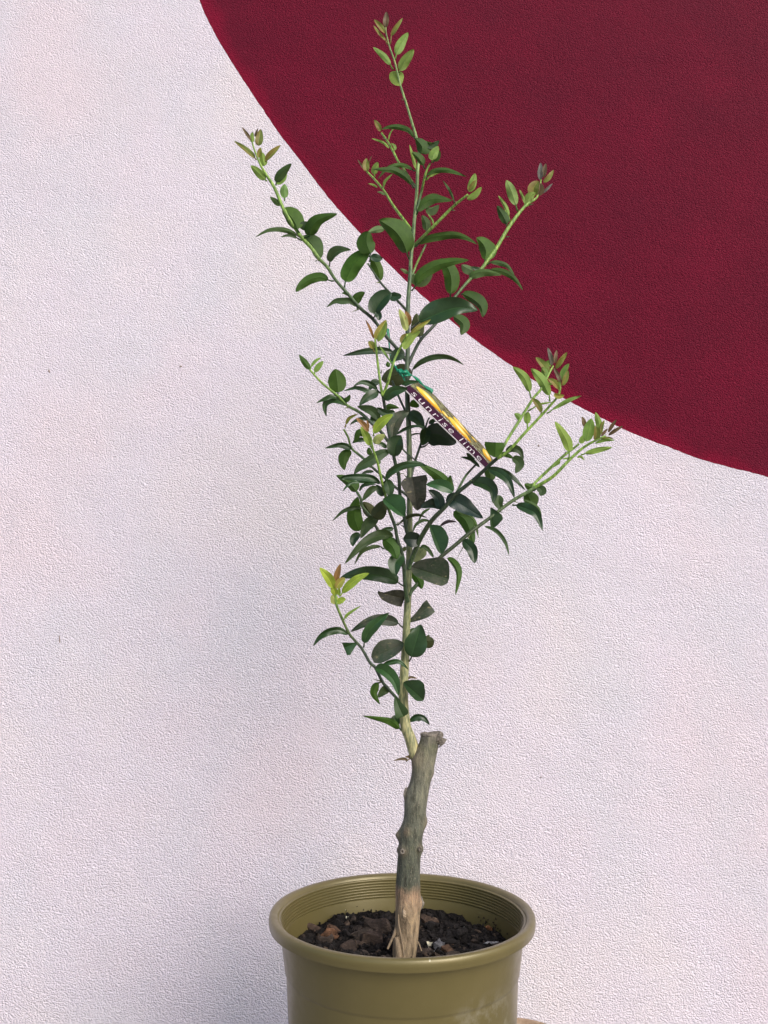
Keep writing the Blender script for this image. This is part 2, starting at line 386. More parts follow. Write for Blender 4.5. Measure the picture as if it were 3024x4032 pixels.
TR = [(3800,1538,1634),(3770,1542,1636),(3712,1546,1644),(3639,1555,1651),(3567,1557,1655),(3506,1557,1655),(3434,1562,1655),(3380,1566,1657),(3344,1570,1661),(3315,1572,1663),(3289,1573,1666),(3260,1577,1670),(3217,1590,1675),(3145,1595,1684),(3072,1616,1697),(3024,1626,1709),(2990,1636,1716),(2952,1646,1724),(2925,1652,1730),(2905,1655,1736),(2897,1656,1737)]
def crom(pts, n):
    """Catmull-Rom through tuples, n samples"""
    out = []; m = len(pts)-1
    for k in range(n):
        t = k/(n-1)*m; i = min(int(t), m-1); t -= i
        p0, p1, p2, p3 = pts[max(i-1, 0)], pts[i], pts[i+1], pts[min(i+2, m)]
        out.append(tuple(.5*(2*b+(c-a)*t+(2*a-5*b+4*c-d)*t*t+(3*b-a-3*c+d)*t**3) for a, b, c, d in zip(p0, p1, p2, p3)))
    return out
KN = [(2985,1640,-.25,.005,17),(2955,1655,-.2,.002,12),(3287,1569,0,.0045,9),(3346,1672,0,.0035,8),(3352,1584,-.8,.003,9),(3342,1656,-.85,.0025,7),(3240,1680,0,.003,12),(3125,1592,0,.003,10),(3050,1712,0,.002,8),(3556,1660,0,.003,9),(3345,1568,0,.002,6),(3592,1597,-.99,.0025,16),(3275,1600,-.9,.001,8)]
vs, fs, kc = [], [], []; NS, NRG = 56, 150
rows = crom(TR, NRG)
for j, (y, xl, xr) in enumerate(rows):
    a, b = P(xl, y, 0), P(xr, y, 0); c = (a+b)/2; r = (b.x-a.x)/2
    for i in range(NS):
        th = 2*math.pi*i/NS; d = Vector((math.cos(th), math.sin(th), 0))
        k = 1+.045*noise.noise(Vector((d.x*1.5, d.y*1.5, c.z*14)))+.02*noise.noise(Vector((d.x*5, d.y*5, c.z*40)))
        if c.z < .35: k += .10*(1-(c.z-.29)/.06)*noise.noise(Vector((d.x*2.2, d.y*2.2, 3)))
        q = c+d*r*k; kk = 0
        for (ky, kx, kd, hgt, sg) in KN:
            kp = P(kx, ky, kd*r); s2 = (sg*.00032)**2
            e = math.exp(-((q-kp).length_squared)/(2*s2*2.2)); q += d*hgt*1.15*e; kk = max(kk, e)
        vs.append(q); kc.append(min(1, kk*.55))
for j in range(NRG-1):
    for i in range(NS): fs.append((j*NS+i, j*NS+(i+1) % NS, (j+1)*NS+(i+1) % NS, (j+1)*NS+i))
tk = tlink('trunk', vs, fs, TRUNKM)
at = tk.data.color_attributes.new('knot', 'FLOAT_COLOR', 'POINT')
for i, v in enumerate(kc): at.data[i].color = (v, v, v, 1)
# pruned top: pale rough end grain with a torn lip of bark on the right
def cut_mat():
    m = Mat('weathered_end_grain'); p = m.pos()
    m.set(Base_Color=m.ramp(m.noise(p, 260, 4, .7), [(.3, (.08, .07, .055)), (.55, (.21, .185, .155)), (.8, (.34, .30, .25))]), Roughness=.9); m.bump(m.noise(p, 400, 3), .8, .003); return m.m
CUT = cut_mat()
top = [Vector(v) for v in vs[-NS:]]; cc = sum(top, Vector())/NS; cv, cf = [], []
for k, (f_, dz) in enumerate(((1.0, 0), (1.05, .0012), (1.02, .0030), (.93, .0034), (.80, .0012), (.45, .0018), (.12, .0008))):
    for i, v in enumerate(top):
        d = v-cc; th = 2*math.pi*i/NS
        lift = .0022*max(0, math.cos(th-.1))*(k in (1, 2, 3))
        cv.append(cc+d*f_*(1+.03*noise.noise(Vector((math.cos(th)*3, math.sin(th)*3, k))))+Vector((0, 0, dz+lift+.0012*noise.noise(Vector((math.cos(th)*2.5, math.sin(th)*2.5, k*.5))))))
for k in range(6):
    for i in range(NS): cf.append((k*NS+i, k*NS+(i+1) % NS, (k+1)*NS+(i+1) % NS, (k+1)*NS+i))
cf.append(tuple(6*NS+i for i in range(NS)))
co = tlink('cut_end', cv, cf, CUT)
# torn bark lip and roots
def lump_part(name, px, py, Y, L, W, H, seed, mat, rot):
    bm = chunk(L, W, H, seed); q = P(px, py, Y)
    vv = [Euler(rot).to_matrix() @ v.co + q for v in bm.verts]; bm.verts.index_update()
    ff = [tuple(v.index for v in fc.verts) for fc in bm.faces]; bm.free()
    o = tlink(name, vv, ff, mat, smooth=False); add_tone(o.data, [(1, 1, 1)]*len(vv)); return o
for a in ((1722, 2893, -.004, .014, .009, .006, 61, (0, -.2, .2)), (1731, 2925, -.006, .010, .007, .010, 62, (0, 1.0, 0)), (1728, 2907, -.010, .006, .005, .010, 63, (.2, .4, 0))):
    lump_part('torn_bark', *a[:7], CUT, a[7])
lump_part('stub', 1596, 3118, -.002, .004, .004, .010, 64, CUT, (0, .3, 0))
lump_part('stub', 1657, 3557, -.001, .007, .005, .010, 65, CUT, (0, .3, 0))
lump_part('scar', 1593, 3593, -.0165, .007, .003, .009, 66, stone_mat('raw_wood', (.34, .25, .16), (.48, .37, .26)), (0, .2, 0))
def ring_part(px, py, Y, r, rt, name='bud_scar'):
    q = P(px, py, Y); vv, ff = [], []; A, B = 14, 8
    for i in range(A):
        for j in range(B):
            a, b = 2*math.pi*i/A, 2*math.pi*j/B
            vv.append(q+Vector(((r+rt*math.cos(b))*math.cos(a), rt*math.sin(b), (r+rt*math.cos(b))*math.sin(a)*1.2)))
    for i in range(A):
        for j in range(B): ff.append((i*B+j, ((i+1) % A)*B+j, ((i+1) % A)*B+(j+1) % B, i*B+(j+1) % B))
    return tlink(name, vv, ff, CUT)
ring_part(1584, 3353, -.0165, .0020, .0010); ring_part(1654, 3343, -.0150, .0016, .0009)

def tube(pts, radii, seg=10, cap=True):
    vs, fs = [], []; n = len(pts); prev = Vector((0, -1, 0))
    for i in range(n):
        t = (pts[min(i+1, n-1)]-pts[max(i-1, 0)]).normalized()
        u = (prev - t*prev.dot(t)).normalized(); prev = u; v = t.cross(u)
        for k in range(seg):
            a = 2*math.pi*k/seg; vs.append(pts[i]+(u*math.cos(a)+v*math.sin(a))*radii[i])
    for i in range(n-1):
        for k in range(seg): fs.append((i*seg+k, i*seg+(k+1) % seg, (i+1)*seg+(k+1) % seg, (i+1)*seg+k))
    if cap: fs += [tuple(range(seg))[::-1], tuple((n-1)*seg+k for k in range(seg))]
    return vs, fs
def root(pts, Y, r0, r1, seed=0):
    pp = crom([tuple(P(x, y, Yy)) for (x, y), Yy in zip(pts, Y)], 18)
    v, f_ = tube([Vector(p) for p in pp], [r0+(r1-r0)*i/17 for i in range(18)]); o = tlink('root', v, f_, TRUNKM)
    at = o.data.color_attributes.new('knot', 'FLOAT_COLOR', 'POINT')
    for d in at.data: d.color = (.6, .6, .6, 1)
root([(1562, 3650), (1550, 3686), (1537, 3712), (1526, 3738)], (-.003, -.009, -.013, -.017), .0024, .0011)
root([(1569, 3600), (1570, 3640), (1578, 3680), (1588, 3740), (1592, 3775)], (-.012, -.0165, -.0185, -.020, -.022), .0009, .0013)
root([(1562, 3690), (1568, 3730), (1570, 3790)], (-.013, -.017, -.020), .0035, .0050)
root([(1642, 3705), (1650, 3718), (1660, 3745)], (-.002, -.004, -.008), .0012, .0007)

# ---- stems: key, depth at start and end, radius px start/mid/end, kind, photo points
DK, MG, YG, TA = (.026, .046, .026), (.058, .110, .042), (.18, .31, .055), (.21, .225, .105)
BR = {
'S': (0, 0, (23,14,11,9,6.5,3), ((.30,.29,.15),(.19,.215,.10),(.075,.105,.05),(.045,.082,.048),(.17,.27,.09),(.16,.24,.07)), [(1656,3016),(1634,2970),(1616,2909),(1596,2854),(1588,2753),(1590,2681),(1594,2608),(1598,2536),(1601,2453),(1605,2381),(1608,2272),(1612,2162),(1612,2053),(1613,1981),(1613,1854),(1609,1675),(1604,1567),(1603,1458),(1605,1386),(1605,1298),(1607,1189),(1615,1081),(1619,1008),(1627,936),(1630,885),(1640,777),(1645,668),(1652,607),(1640,542),(1627,499),(1600,409),(1577,336),(1555,246),(1535,188),(1521,134),(1519,108)]),
'B1': (0,-.07,(7.5,7,6.5,8,7,3),(DK,DK,MG,YG,YG,YG),[(1602,1424),(1564,1374),(1517,1320),(1470,1258),(1416,1211),(1376,1164),(1322,1103),(1289,1052),(1257,1019),(1225,975),(1189,936),(1168,907),(1117,824),(1081,740),(1045,683),(1023,643),(1001,588),(992,556)]),
'B2': (0,.07,(7,6.5,6,8,7,3),(DK,DK,MG,YG,YG,YG),[(1606,1440),(1652,1345),(1717,1272),(1787,1175),(1845,1106),(1892,1063),(1917,1030),(1953,980),(2007,889),(2069,810),(2116,774),(2130,708)]),
'B3': (0,-.05,(6.5,6.5,6,4.5),(MG,YG,YG,YG),[(1628,975),(1633,965),(1676,922),(1727,871),(1788,810),(1843,766)]),
'B4': (0,.02,(6,5.5,5,4),(YG,YG,YG,YG),[(1630,915),(1622,907),(1589,864),(1546,806),(1513,752),(1474,705),(1445,676)]),
'B5': (0,.04,(4.5,4.5,5,4),(MG,YG,YG,YG),[(1642,745),(1597,676),(1568,636),(1550,600),(1531,564),(1502,524)]),
'B6': (0,-.03,(6,5.5,5,4),(MG,MG,YG,YG),[(1634,850),(1642,820),(1658,763),(1676,683),(1694,643)]),
'B7': (0,-.045,(5.5,5,4.5,3.5),(DK,DK,DK,MG),[(1606,1240),(1597,1218),(1535,1153),(1497,1110),(1448,1037)]),
'B8': (0,.02,(5,4.5,4),(MG,YG,MG),[(1620,1085),(1627,1073),(1645,1030),(1676,965)]),
'C': (0,-.075,(7.5,7,7,6),(DK,DK,DK,DK),[(1610,2110),(1598,2080),(1590,2020),(1580,1985),(1574,1940),(1570,1874),(1559,1835),(1544,1766),(1526,1675),(1515,1603),(1506,1553)]),
'Ca': (-.075,-.09,(5.5,5,4),(YG,YG,YG),[(1506,1560),(1497,1506),(1483,1393),(1477,1334)]),
'Cb': (-.075,-.10,(6,5.5,5,4),(YG,YG,YG,YG),[(1506,1560),(1526,1509),(1549,1428),(1578,1366),(1605,1316)]),
'D': (-.05,-.085,(6.5,6.5,5,4),(DK,(.035,.065,.04),YG,YG),[(1540,1756),(1500,1700),(1465,1668),(1418,1625),(1367,1596),(1331,1560),(1269,1509),(1219,1455)]),
'E': (0,-.03,(5.5,5,5,4),(DK,DK,MG,YG),[(1614,1965),(1598,1947),(1551,1914),(1515,1882),(1468,1842),(1428,1802),(1385,1766),(1371,1723),(1353,1690)]),
'F': (-.008,-.12,(7.5,7.5,6.5,5.5,4),(MG,DK,DK,YG,YG),[(1606,2370),(1596,2324),(1590,2234),(1583,2180),(1565,2125),(1554,2068),(1532,2010),(1516,1945),(1508,1914),(1501,1885),(1486,1820),(1468,1766),(1460,1720)]),
'G': (-.02,-.055,(5,5.5,6,5),(DK,DK,(.05,.075,.04),MG),[(1588,2234),(1545,2170),(1510,2125),(1481,2075),(1456,2031),(1427,1995),(1420,1963),(1404,1935)]),
'H': (0,-.085,(10,9.5,8,7),(MG,(.035,.055,.024),DK,DK),[(1610,2240),(1617,2212),(1648,2136),(1680,2078),(1709,2039),(1749,1999),(1792,1948),(1861,1892),(1898,1859),(1937,1823),(1963,1801)]),
'Ha': (-.085,-.065,(5.5,6,5.5,4),(YG,YG,YG,YG),[(1960,1806),(1990,1745),(2041,1662),(2070,1615),(2103,1564),(2131,1531),(2160,1474),(2178,1441)]),
'Hb': (-.085,-.12,(6,6,5.5,4),(YG,YG,YG,YG),[(1958,1806),(2001,1777),(2063,1709),(2124,1644),(2160,1604),(2197,1560),(2207,1524)]),
'I': (0,.03,(8,8,7,6.5),(MG,(.035,.055,.024),(.045,.075,.028),(.09,.16,.05)),[(1612,2345),(1619,2328),(1641,2303),(1690,2245),(1738,2191),(1792,2147),(1854,2094),(1919,2047),(1974,2004),(2024,1968),(2075,1939),(2110,1916)]),
'Ia': (.03,.035,(5.5,6,5.5,4),(YG,YG,YG,YG),[(2096,1922),(2108,1900),(2162,1848),(2220,1794),(2255,1768),(2280,1748)]),
'Ib': (.03,.0,(7,6.5,5.5,4),(YG,YG,YG,YG),[(2104,1920),(2130,1906),(2180,1874),(2239,1814),(2291,1767),(2338,1738),(2385,1716)]),
'J': (0,.03,(5,5,4.5,3),(DK,DK,DK,DK),[(1616,1892),(1622,1868),(1634,1817),(1655,1755),(1666,1715),(1681,1665),(1690,1645)]),
'J2': (.02,.028,(3.5,3.5,2),(DK,DK,DK),[(1654,1762),(1672,1757),(1688,1745)]),
'J3': (.0,.03,(3,3.5,3),(MG,MG,DK),[(1612,1722),(1620,1714),(1635,1708),(1655,1708)]),
'J4': (-.045,.02,(3.5,3.5,3),(MG,DK,DK),[(1578,1760),(1602,1785),(1640,1815)]),
'K': (-.05,.01,(5,5,4),(MG,MG,DK),[(1792,1950),(1812,1912),(1836,1871),(1876,1827)]),
'L': (0,.03,(5,4.5,4),(DK,DK,DK),[(1604,1650),(1595,1618),(1566,1553),(1545,1500)]),
'M': (0,-.045,(6.5,6,5.5,5,4.5),(DK,DK,DK,(.07,.11,.035),YG),[(1590,2800),(1581,2775),(1553,2739),(1508,2688),(1479,2630),(1457,2609),(1425,2554),(1400,2525),(1374,2493),(1345,2431),(1324,2377),(1322,2325)]),
'W': (0,-.01,(3,2.5,1.5),((.12,.09,.06),)*3,[(1630,2975),(1612,2988),(1598,3000)]),
}
def lerp_list(L, t):
    t = max(0, min(1, t))*(len(L)-1); i = min(int(t), len(L)-2); t -= i
    a, b = L[i], L[i+1]
    return a+(b-a)*t if not isinstance(a, tuple) else tuple(x+(y-x)*t for x, y in zip(a, b))
def stem_mat():
    m = Mat('green_bark'); p = m.pos(); at = m.n('VertexColor', layer_name='tint').outputs[0]
    st = m.noise(m.scaled(p, 1, 1, .18), 420, 4, .65); n2 = m.noise(m.scaled(p, 1, 1, .4), 130, 3)
    sep = m.n('SeparateColor'); m.l(at, sep.inputs[0])
    col = m.mix(1.0, at, m.ramp(st, [(.36, (.45, .52, .45)), (.5, (1, 1, 1)), (.62, (1.75, 1.62, 1.6))]), 'MULTIPLY')
    col = m.mix(m.ramp(n2, [(.5, (0, 0, 0)), (.7, (.35, .35, .35))]), col, m.mix(1.0, col, (1.5, 1.3, .9, 1), 'MULTIPLY'))
    m.set(Base_Color=col, Roughness=.5); m.bump(st, .35, .0012); return m.m
STEMM = stem_mat()
THORNS = {}
SAMP = {}
STEMOBJ = {}
def thorn(key, x0, y0, x1, y1): THORNS.setdefault(key, []).append((x0, y0, x1, y1))
for t in (('S',1585,393,1583,388),('B1',1257,1019,1238,1030),('B1',1416,1216,1386,1228),('B5',1525,548,1505,545),('B2',1995,932,2008,932),('B2',2085,806,2101,803),('B3',1780,826,1793,830),('B3',1792,808,1797,790),('B4',1560,822,1543,818),('B4',1508,745,1508,728),('B7',1495,1112,1478,1114),('M',1462,2615,1455,2640),('M',1503,2684,1467,2672),('I',1854,2098,1797,2203),('C',1567,1868,1592,1863),('F',1554,2070,1578,2052),('S',1598,2080,1571,2062),('H',1861,1892,1845,1890),('I',1958,2014,1982,2018),('I',2022,1972,2040,1981),('H',1690,2060,1690,2060),('D',1370,1604,1355,1608),('Ca',1500,1470,1503,1453),('Cb',1524,1500,1533,1495),('E',1468,1842,1450,1838),('S',1603,1880,1590,1868),('G',1425,1990,1412,1985),('Ib',2236,1812,2240,1795),('Ia',2224,1788,2228,1776),('I',1890,2070,1868,2100)):
    thorn(*t)
for key, (Ya, Yb, rad, tint, pts) in BR.items():
    n = max(16, len(pts)*5); pp = crom(pts, n)
    ln = [0]
    for a, b in zip(pp, pp[1:]): ln.append(ln[-1]+math.hypot(b[0]-a[0], b[1]-a[1]))
    pts3, rr, tt, smp = [], [], [], []
    rnd = random.Random(key)
    ph = rnd.uniform(0, 6)
    for i, (x, y) in enumerate(pp):
        s = ln[i]/ln[-1]; Y = Ya+(Yb-Ya)*s + .004*math.sin(s*7+ph)*math.sin(math.pi*s)
        q = P(x, y, Y); pts3.append(q)
        k = (Y-CAM.y)/FPX*1.02
        node = 1+.10*max(0, noise.noise(Vector((s*ln[-1]/38, ph, 0))))
        rr.append(lerp_list(list(rad), s)*k*node); tt.append(lerp_list(list(tint), s)); smp.append((x, y, Y))
    SAMP[key] = smp
    seg = 14 if key == 'S' else 9
    v, f_ = tube(pts3, rr, seg); tints = [tt[i//seg] for i in range(len(v))]
    for (x0, y0, x1, y1) in THORNS.get(key, []):
        Y = min(smp, key=lambda s_: (s_[0]-x0)**2+(s_[1]-y0)**2)[2]
        a, b = P(x0, y0, Y), P(x1, y1, Y-.003); o0 = len(v)
        if (a-b).length < .0005: continue
        tv, tf = tube([a, a*.5+b*.5, b], [.0011, .0007, .0001], 6)
        v += tv; f_ += [tuple(o0+i for i in q) for q in tf]; tints += [(.10, .13, .05)]*len(tv)
    o = tlink('main_stem' if key == 'S' else ('withered_twig' if key == 'W' else 'branch'), v, f_, STEMM)
    at = o.data.color_attributes.new('tint', 'FLOAT_COLOR', 'POINT')
    for i, c in enumerate(tints): at.data[i].color = (*c, 1)
    STEMOBJ[key] = o

